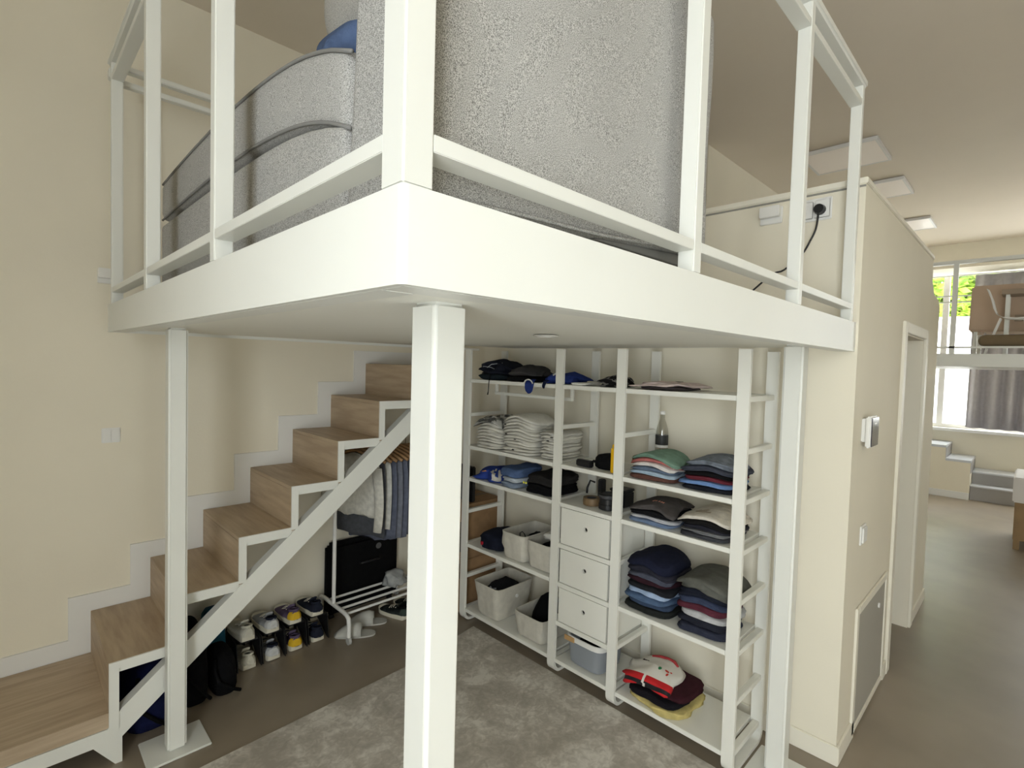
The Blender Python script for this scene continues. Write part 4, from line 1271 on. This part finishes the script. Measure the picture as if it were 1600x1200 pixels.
# white slippers
SLIP = cloth(196, 194, 184, .04)
def slipper(label, x, y, ang):
    t_ = thing('slipper', label, 'slipper', (x, y, 0), 'white slippers under the rack')
    dv = Vector((math.cos(ang), math.sin(ang), 0)); sv = Vector((-math.sin(ang), math.cos(ang), 0))
    def P(u, s_, h): return Vector((x, y, .001)) + dv * (u - .5) * .26 + sv * s_ + Vector((0, 0, h))
    wid = lambda u: .048 * (1 - (2 * u - 1) ** 4 * .55)
    rs = []
    for u in (0, .04, .12, .3, .5, .7, .88, .96, 1):
        w_ = wid(u) * (.5 if u in (0, 1) else 1)
        rs.append([P(u, -w_, .002), P(u, w_, .002), P(u, w_ * 1.02, .012), P(u, 0, .014), P(u, -w_ * 1.02, .012)])
    m_ = MB(); m_.rings(rs); m_.build('sole', SLIP, t_, smooth='auto')
    rs = []
    for u, h_ in ((.34, .078), (.46, .088), (.62, .080), (.78, .060), (.91, .036), (.985, .016)):
        w_ = wid(u) * 1.04
        rs.append([P(u, w_ * math.cos(a), .010 + (h_ - .01) * math.sin(a)) for a in [PI * k / 14 for k in range(15)]])
    m_ = MB(); m_.rings(rs, closed=False, caps=False); o_ = m_.build('vamp', SLIP, t_, smooth=True)
    md = o_.modifiers.new('solid', 'SOLIDIFY'); md.thickness = .004
slipper('white towelling slipper nearest the rack castor', 1.275, 2.485, 2.55)
slipper('white towelling slipper lying second, right of the rack foot', 1.415, 2.575, 2.55)
sg = cloth(52, 64, 56)
shoe('dark green patterned shoe under the rack, nearer the slippers', 1.65, 2.44, 0, -.25, cloth(38, 44, 42, .4), SOLEW, sg, BLK, 'dark shoes under the rack')
shoe('dark green patterned shoe under the rack, nearer the shelving', 1.785, 2.46, 0, -.25, cloth(38, 44, 42, .4), SOLEW, sg, BLK, 'dark shoes under the rack')

# bags under the lower steps
def soft_bag(name, label, x0, x1, y0c, y1c, z1_, colr, seed, strap=True):
    t_ = thing(name, label, 'bag', ((x0 + x1) / 2, (y0c + y1c) / 2, 0))
    m_ = MB()
    rs = []
    for f, s_ in ((0, .82), (.04, .96), (.2, 1.03), (.45, 1.02), (.7, .95), (.88, .8), (.97, .55), (1, .2)):
        rs.append([((x0 + x1) / 2 + (x1 - x0) / 2 * s_ * math.copysign(abs(math.cos(a)) ** .6, math.cos(a)) * (1 + .10 * noise.noise((math.cos(a) * 2, f * 3, seed))),
                    (y0c + y1c) / 2 + (y1c - y0c) / 2 * s_ * math.copysign(abs(math.sin(a)) ** .6, math.sin(a)) * (1 + .10 * noise.noise((math.sin(a) * 2, f * 3, seed + 5))),
                    .002 + z1_ * f) for a in [2 * PI * k / 28 for k in range(28)]])
    m_.rings(rs)
    m_.build('bag_body', colr, t_, smooth=True)
    if strap:
        m_ = MB()
        cx_, yy = (x0 + x1) / 2, y0c - .004
        m_.tube([(cx_ - .05, yy + .05, z1_ * .9), (cx_ - .06, yy + .01, z1_ * .7), (cx_ - .045, yy - .012, z1_ * .45), (cx_ + .02, yy - .012, z1_ * .2), (cx_ + .06, yy - .004, z1_ * .08)], .009, 8)
        m_.build('strap', BLK, t_, smooth=True)
    return t_
soft_bag('holdall', 'royal blue soft bag under the first step of the stairs', .03, .235, 2.30, 2.70, .30, cloth(17, 24, 66), 3)
soft_bag('backpack', 'black backpack leaning under the stairs behind the left post', .27, .40, 2.36, 2.68, .40, cloth(15, 15, 18), 5)
soft_bag('backpack', 'low black rucksack at the front of the bags under the stairs', .42, .535, 2.36, 2.62, .22, cloth(13, 13, 15), 7)
soft_bag('beach_bag', 'teal and blue bag standing behind the black rucksack', .43, .555, 2.64, 2.77, .36, mat('teal_fabric', srgb(30, 110, 130), .8, .3, 9, color2=srgb(26, 60, 104)), 9, False)

# ------------------------------------------------------------------ sofa on the loft
sf = thing('sofa', 'grey tweed sofa with one broad flat arm standing in the loft corner', 'sofa', (.6, 1.1, ZT))
def puff(x0, x1, y0c, y1c, z0, z1_, rad, fn=None, seg=4):
    m_ = MB()
    nx, ny, nz = 10, 18, 6
    # rounded box by projecting a subdivided box
    def pt(x, y, z):
        cx_ = min(max(x, x0 + rad), x1 - rad); cy_ = min(max(y, y0c + rad), y1c - rad); cz_ = min(max(z, z0 + rad), z1_ - rad)
        v = Vector((x - cx_, y - cy_, z - cz_))
        if v.length > 1e-9: v = v.normalized() * rad
        p = Vector((cx_, cy_, cz_)) + v
        return fn(p) if fn else p
    def lin(a, b, n): 
        # denser near the ends
        inner = [a + (b - a) * i / n for i in range(n + 1)]
        e = [a, a + rad * .35, a + rad, b - rad, b - rad * .35, b]
        return sorted(set([round(q, 5) for q in inner[1:-1] if a + rad * 1.05 < q < b - rad * 1.05] + e))
    X, Y, Z = lin(x0, x1, nx), lin(y0c, y1c, ny), lin(z0, z1_, nz)
    def face(A, B, f):
        o = len(m_.v)
        for a in A:
            for b in B: m_.v.append(pt(*f(a, b)))
        nb = len(B)
        for i in range(len(A) - 1):
            for j in range(nb - 1):
                m_.f.append([o + i * nb + j, o + (i + 1) * nb + j, o + (i + 1) * nb + j + 1, o + i * nb + j + 1]); m_.mi.append(0)
    face(X, Y, lambda a, b: (a, b, z0)); face(X, Y, lambda a, b: (a, b, z1_))
    face(X, Z, lambda a, b: (a, y0c, b)); face(X, Z, lambda a, b: (a, y1c, b))
    face(Y, Z, lambda a, b: (x0, a, b)); face(Y, Z, lambda a, b: (x1, a, b))
    return m_
def weld(o):
    bm = bmesh.new(); bm.from_mesh(o.data)
    bmesh.ops.remove_doubles(bm, verts=bm.verts, dist=.0006)
    bmesh.ops.recalc_face_normals(bm, faces=bm.faces)
    bm.to_mesh(o.data); bm.free()
    for p in o.data.polygons: p.use_smooth = True
    return o
def armfn(p):
    if p.z < 2.2: p.z -= .066 * (1 - (p.x - .12) / .925) * (2.2 - p.z) / .075
    f = max(0, (p.z - 2.1) / .7)
    p.y -= .055 * f * (p.y - .085) / .32
    p.y += .006 * noise.noise((p.x * 4, p.z * 4, 1))
    return p
weld(puff(.12, 1.045, .085, .405, 2.125, 2.785, .022, armfn).build('arm', TWEED, sf))
dip = lambda y: .115 * math.exp(-max(0, y - .40) / .22)
def basefn(p):
    p.z = 2.085 + (p.z - 2.085) * (1 - dip(p.y) * .75 / .273)
    return p
weld(puff(.12, .98, .407, 2.06, 2.085, 2.358, .02, basefn).build('seat_base', TWEED, sf))
def cushfn(p):
    p.z -= dip(p.y)
    if p.z > 2.48: p.z += .03 * math.sin(min(1, max(0, (p.x - .12) / .7)) * PI)
    p.x -= .012 * math.sin(min(1, max(0, (p.y - .4) / 1.68)) * PI)
    return p
weld(puff(.125, .86, .407, 2.085, 2.375, 2.54, .03, cushfn).build('seat_cushion', TWEED, sf))
bx(.16, .90, .42, 2.03, 2.24, 2.40).build('seat_gap', mat('dark_seam', (.05, .05, .048), .95), sf) if False else None
m = MB()
for zz in (2.532, 2.383):
    pts_ = []
    for i in range(40):
        y = .395 + (2.075 - .395) * i / 39
        q = cushfn(Vector((.125, y, zz)))
        pts_.append((q.x + .004, q.y, q.z))
    m.tube(pts_, .0045, 6)
m.build('piping', mat('dark_grey_piping', (.24, .235, .225), .9), sf, smooth=True)
weld(puff(.86, 1.05, .407, 2.08, 2.125, 2.78, .03).build('backrest', TWEED, sf))
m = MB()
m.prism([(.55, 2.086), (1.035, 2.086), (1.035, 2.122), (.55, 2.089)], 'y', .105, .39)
m.build('base_welt', mat('shaded_tweed_hem', (.22, .215, .20), .95), sf, bevel=.008)  # tweed below the seam, darkened in colour for the shade there
m = MB()
m.tube([(.125 + .92 * i / 20, .0835, 2.064 + .064 * i / 20 + .003 * math.sin(i * .5)) for i in range(21)], .004, 6)
m.build('hem_piping', TWEED, sf, smooth=True)
for x, y in ((.2, .15), (1.0, .15), (.2, 1.98), (1.0, 1.98)):
    MB().lathe([(.018, 0), (.022, .02), (.026, .046)], (x, y, ZT + .0005), 14).build('foot', BLACKP, sf, smooth='auto')
def cushion(label, c, wx, wy, wz, rot, material, name='cushion'):
    m_ = MB()
    rs = []
    n_ = 32
    for f in [i / 12 for i in range(13)]:
        u = 2 * f - 1
        th_ = (1 - abs(u) ** 3) ** .6 if abs(u) < 1 else 0
        ring = []
        for k in range(n_):
            a = 2 * PI * k / n_
            q = (abs(math.cos(a)) ** 4 + abs(math.sin(a)) ** 4) ** -.25
            sc = (1 - abs(u) ** 2.4) ** .42 if abs(u) < 1 else .0
            ring.append(Vector((u * wx / 2, math.cos(a) * q * sc * wy / 2, math.sin(a) * q * sc * wz / 2)))
        rs.append(ring)
    m_.rings(rs)
    R = Matrix.Rotation(rot[2], 3, 'Z') @ Matrix.Rotation(rot[1], 3, 'Y') @ Matrix.Rotation(rot[0], 3, 'X')
    for p in m_.v:
        q = R @ p
        p.x, p.y, p.z = q.x + c[0], q.y + c[1], q.z + c[2]
    return tag(m_.build(name, material, None, smooth=True), label, 'cushion')
cushion('pale grey tweed cushion leaning beside the sofa arm', (.37, .735, 2.882), .20, .38, .42, (0, .12, 0), TWEED2)
cushion('blue cushion tucked under the grey one on the sofa', (.34, .72, 2.612), .24, .27, .10, (0, 0, .1), cloth(74, 98, 140))

# ------------------------------------------------------------------ far end of the room
# second mezzanine with desk
mz = thing('mezzanine', 'second white mezzanine with thin railing at the window end', 'loft', (7.2, -1.2, 1.9))
MX = 6.236
bx(MX, 8.6, -3.19, .75, 1.91, 2.032).build('deck', STEEL, mz, bevel=.004)
for y in (.02, -1.2, -2.4):
    bx(MX + .001, MX + .04, y - .02, y + .02, 2.033, 2.90).build('railing_post', STEEL, mz)
bx(MX - .004, MX + .046, -3.1, .75, 2.90, 2.935).build('handrail', STEEL, mz)
bx(MX + .001, MX + .035, -3.1, .75, 2.086, 2.104).build('bottom_rail', STEEL, mz)
bx(8.56, 8.585, -3.1, .75, 2.86, 2.875).build('rear_rail', STEEL, mz)
bx(8.56, 8.585, -3.1, .75, 2.78, 2.795).build('rear_rail', STEEL, mz)
for y in (.0, -.9, -2.0):
    bx(8.555, 8.59, y - .02, y + .02, 2.033, 2.90).build('railing_post', STEEL, mz)
for y in (-3.0,):
    bx(8.40, 8.48, y, y + .08, 0.001, 1.91).build('support_post', STEEL, mz)
    bx(6.40, 6.48, y, y + .08, 0.001, 1.91).build('support_post', STEEL, mz)
BEI = mat('beige_upholstery', srgb(196, 172, 150), .85, .03, 6)
t = thing('armchair', 'beige boxy armchair seen from behind on the far mezzanine', 'armchair', (7.2, -.42, 2.033))
m = MB(); m.prism([(-.06, 2.755), (-1.0, 2.755), (-1.0, 2.27), (-.05, 2.285)], 'x', 6.84, 6.95)
m.build('backrest', BEI, t, bevel=.015)
m = MB(); m.prism([(6.95, 2.755), (7.5, 2.40), (7.55, 2.285), (6.95, 2.285)], 'y', -.14, -.055)
m.build('arm', BEI, t, bevel=.01)
bx(6.95, 7.5, -1.0, -.142, 2.29, 2.42).build('seat', BEI, t, bevel=.02)
for x, y in ((6.88, -.12), (6.88, -.94), (7.44, -.12), (7.44, -.94)):
    bx(x, x + .03, y, y + .03, 2.0335, 2.283).build('leg', STEEL, t)
t = thing('desk', 'pale desk with white metal legs at the front of the far mezzanine', 'desk', (6.75, -.75, 2.033))
DESKW = mat('pale_desk_top', srgb(150, 132, 112), .5)
bx(6.56, 6.82, -1.4, -.30, 2.62, 2.668).build('desk_top', DESKW, t, bevel=.003)
for x, y in ((6.58, -.36), (6.77, -.36), (6.58, -1.36), (6.77, -1.36)):
    bx(x, x + .035, y - .0, y + .03, 2.0335, 2.619).build('leg', STEEL, t)
bx(6.60, 6.63, -1.33, -.40, 2.36, 2.42).build('crossbar', DESKW, t)
t = thing('shell_chair', 'white moulded shell chair seen side-on beside the desk', 'chair', (6.62, -.27, 2.033))
m = MB()
prof = [(-.20, 2.66), (-.235, 2.56), (-.255, 2.47), (-.275, 2.42), (-.325, 2.385), (-.42, 2.375), (-.52, 2.385)]
rs = []
for (y, z) in prof:
    rs.append([(6.42 + .14 * q, y + .012 * (1 - q * q) * 0, z + .0) for q in (-.5, -.4, -.2, 0, .2, .4, .5)] + [(6.42 + .14 * q, y - .022, z - .016) for q in (.5, .4, .2, 0, -.2, -.4, -.5)])
m.rings(rs)
m.build('shell', PLAST, t, smooth=True)
for x, y, dy in ((6.37, -.31, .10), (6.47, -.31, .10), (6.37, -.47, -.06), (6.47, -.47, -.06)):
    MB().tube([(x, y, 2.375), (x, y + dy, 2.035)], .008, 8).build('leg', PLAST, t)
t = tag(puff(6.26, 6.36, -1.0, -.165, 2.105, 2.215, .05).build('bolster', mat('olive_brown_fabric', srgb(120, 104, 80), .9, .05, 8)), 'olive brown rounded bolster behind the far mezzanine railing', 'cushion')
weld(t)

# curtains and rail
t = thing('curtain_rail', 'thin curtain rail with beige pelmet above the far window', 'rail', (10.3, -.8, 3.40))
MB().tube([(10.34, -2.1, 3.395), (10.34, 1.0, 3.395)], .012, 8).build('rod', STEEL, t, smooth='auto')
bx(10.33, 10.495, .97, .99, 3.385, 3.405).build('bracket', STEEL, t)
CURT = mat('grey_curtain', srgb(178, 174, 178), .85, .04, 20, spec=.15)
def curtain(label, y0c, y1c, seed, x):
    m_ = MB()
    n_ = 110
    rs = []
    for zi in range(9):
        f = zi / 8
        z = 3.38 - f * 2.355
        row = []
        for i in range(n_ + 1):
            q = i / n_
            y = y0c + (y1c - y0c) * q + .02 * f * math.sin(seed + q * 3)
            am = .02 + .035 * min(1, f * 4)
            xo = am * math.sin(q * (y1c - y0c) * -36 + .9 * math.sin(q * 9 + seed) + f * .8 * math.sin(seed * 2)) + .012 * noise.noise((q * 14, f * 2, seed))
            row.append((x + xo, y))
        rs.append([(a, b, z) for a, b in row] + [(a + .006, b, z) for a, b in reversed(row)])
    m_.rings(rs)
    return tag(m_.build('curtain', CURT, None, smooth=True), label, 'curtain', 'grey curtains at the far window')
curtain('grey gathered curtain drawn across the right of the far window', .16, -.95, 1, 10.32)

# steps below the window
stp = thing('steps', 'low grey-topped steps with beige side below the far window', 'steps', (10.1, 0, 0))
TOPG = mat('pale_grey_tread', (.62, .64, .68), .35, .02, 4)
RISG = mat('grey_riser', (.36, .35, .35), .55, .02, 4)
for (ya, yb, zt) in ((.335, 1.52, .772), (.046, .335, .580)):
    bx(9.76, XF - .01, ya, yb, .001, zt - .035).build('step_block', WALL, stp)
    bx(9.75, XF - .01, ya - .004, yb, zt - .0345, zt).build('step_tread', TOPG, stp, bevel=.003)
    bx(9.762, XF - .01, ya - .0045, ya - .0005, zt - .19, zt - .035).build('step_riser', RISG, stp)
bx(9.742, 9.7595, .046, 1.52, .001, .10).build('skirting', SKIRT, stp)
bx(9.80, XF - .01, -2.6, .041, .001, .195).build('step_block', RISG, stp)
bx(9.79, 10.02, -2.6, .041, .1955, .215).build('step_tread', TOPG, stp)
bx(10.02, XF - .01, -2.6, .041, .196, .375).build('step_block', RISG, stp)
bx(10.01, XF - .01, -2.6, .041, .3755, .396).build('step_tread', TOPG, stp)

# low wooden sideboard at the right edge
t = thing('sideboard', 'low wooden bench with thick white top at the right edge', 'bench', (7.6, -1.0, 0))
BW = mat('light_brown_wood', srgb(150, 122, 84), .55, .1, 6)
bx(7.25, 8.0, -1.6, -.475, .10, .50).build('cabinet', BW, t, bevel=.004)
bx(7.23, 8.02, -1.62, -.455, .502, .765).build('white_top', mat('white_bench_top', (.78, .74, .70), .6), t, bevel=.012)
for x, y in ((7.26, -.53), (7.94, -.53), (7.26, -1.58), (7.94, -1.58)):
    bx(x, x + .05, y, y + .05, .001, .099).build('leg', BW, t)

# ------------------------------------------------------------------ outside the far window
bx(XF + .3, 24, -6, 8, -.3, .0).build('terrace', mat('terrace_stone', (.75, .73, .70), .8), None)
struct(bpy.data.objects['terrace']); bpy.data.objects['terrace'].name = 'ground'
struct(bx(16.0, 16.2, -6, 8, 0, 3.25).build('wall_garden', mat('garden_wall_render', (.88, .87, .84), .8)))
tr = thing('tree', 'sunlit yellow-green tree behind the garden wall', 'tree', (17.6, 1.1, 0))
rnd = random.Random(5)
m = MB()
for i in range(5200):
    p = Vector((rnd.gauss(0, 1), rnd.gauss(0, 1), rnd.gauss(0, 1))).normalized()
    rr_ = rnd.uniform(.75, 1.0)
    c = Vector((17.6 + p.x * .9 * rr_, 1.1 + p.y * 1.5 * rr_, 4.5 + p.z * 1.7 * rr_))
    a = Vector((rnd.uniform(-1, 1), rnd.uniform(-1, 1), rnd.uniform(-.4, .4))).normalized() * .17
    b = a.cross(Vector((rnd.uniform(-1, 1), rnd.uniform(-1, 1), rnd.uniform(-1, 1)))).normalized() * .085
    m.add([c - a, c + b, c + a, c - b], [(0, 1, 2, 3)], rnd.choice((0, 0, 1)))
fo = m.build('foliage', [mat('leaf_bright', (.40, .56, .07), .6), mat('leaf_mid', (.20, .34, .04), .6)], tr)
fo['kind'] = 'stuff'
MB().tube([(17.6, 1.1, 0), (17.62, 1.15, 1.8), (17.6, 1.1, 3.8)], [.12, .10, .07], 10).build('trunk', mat('bark', (.12, .09, .06), .9), tr)
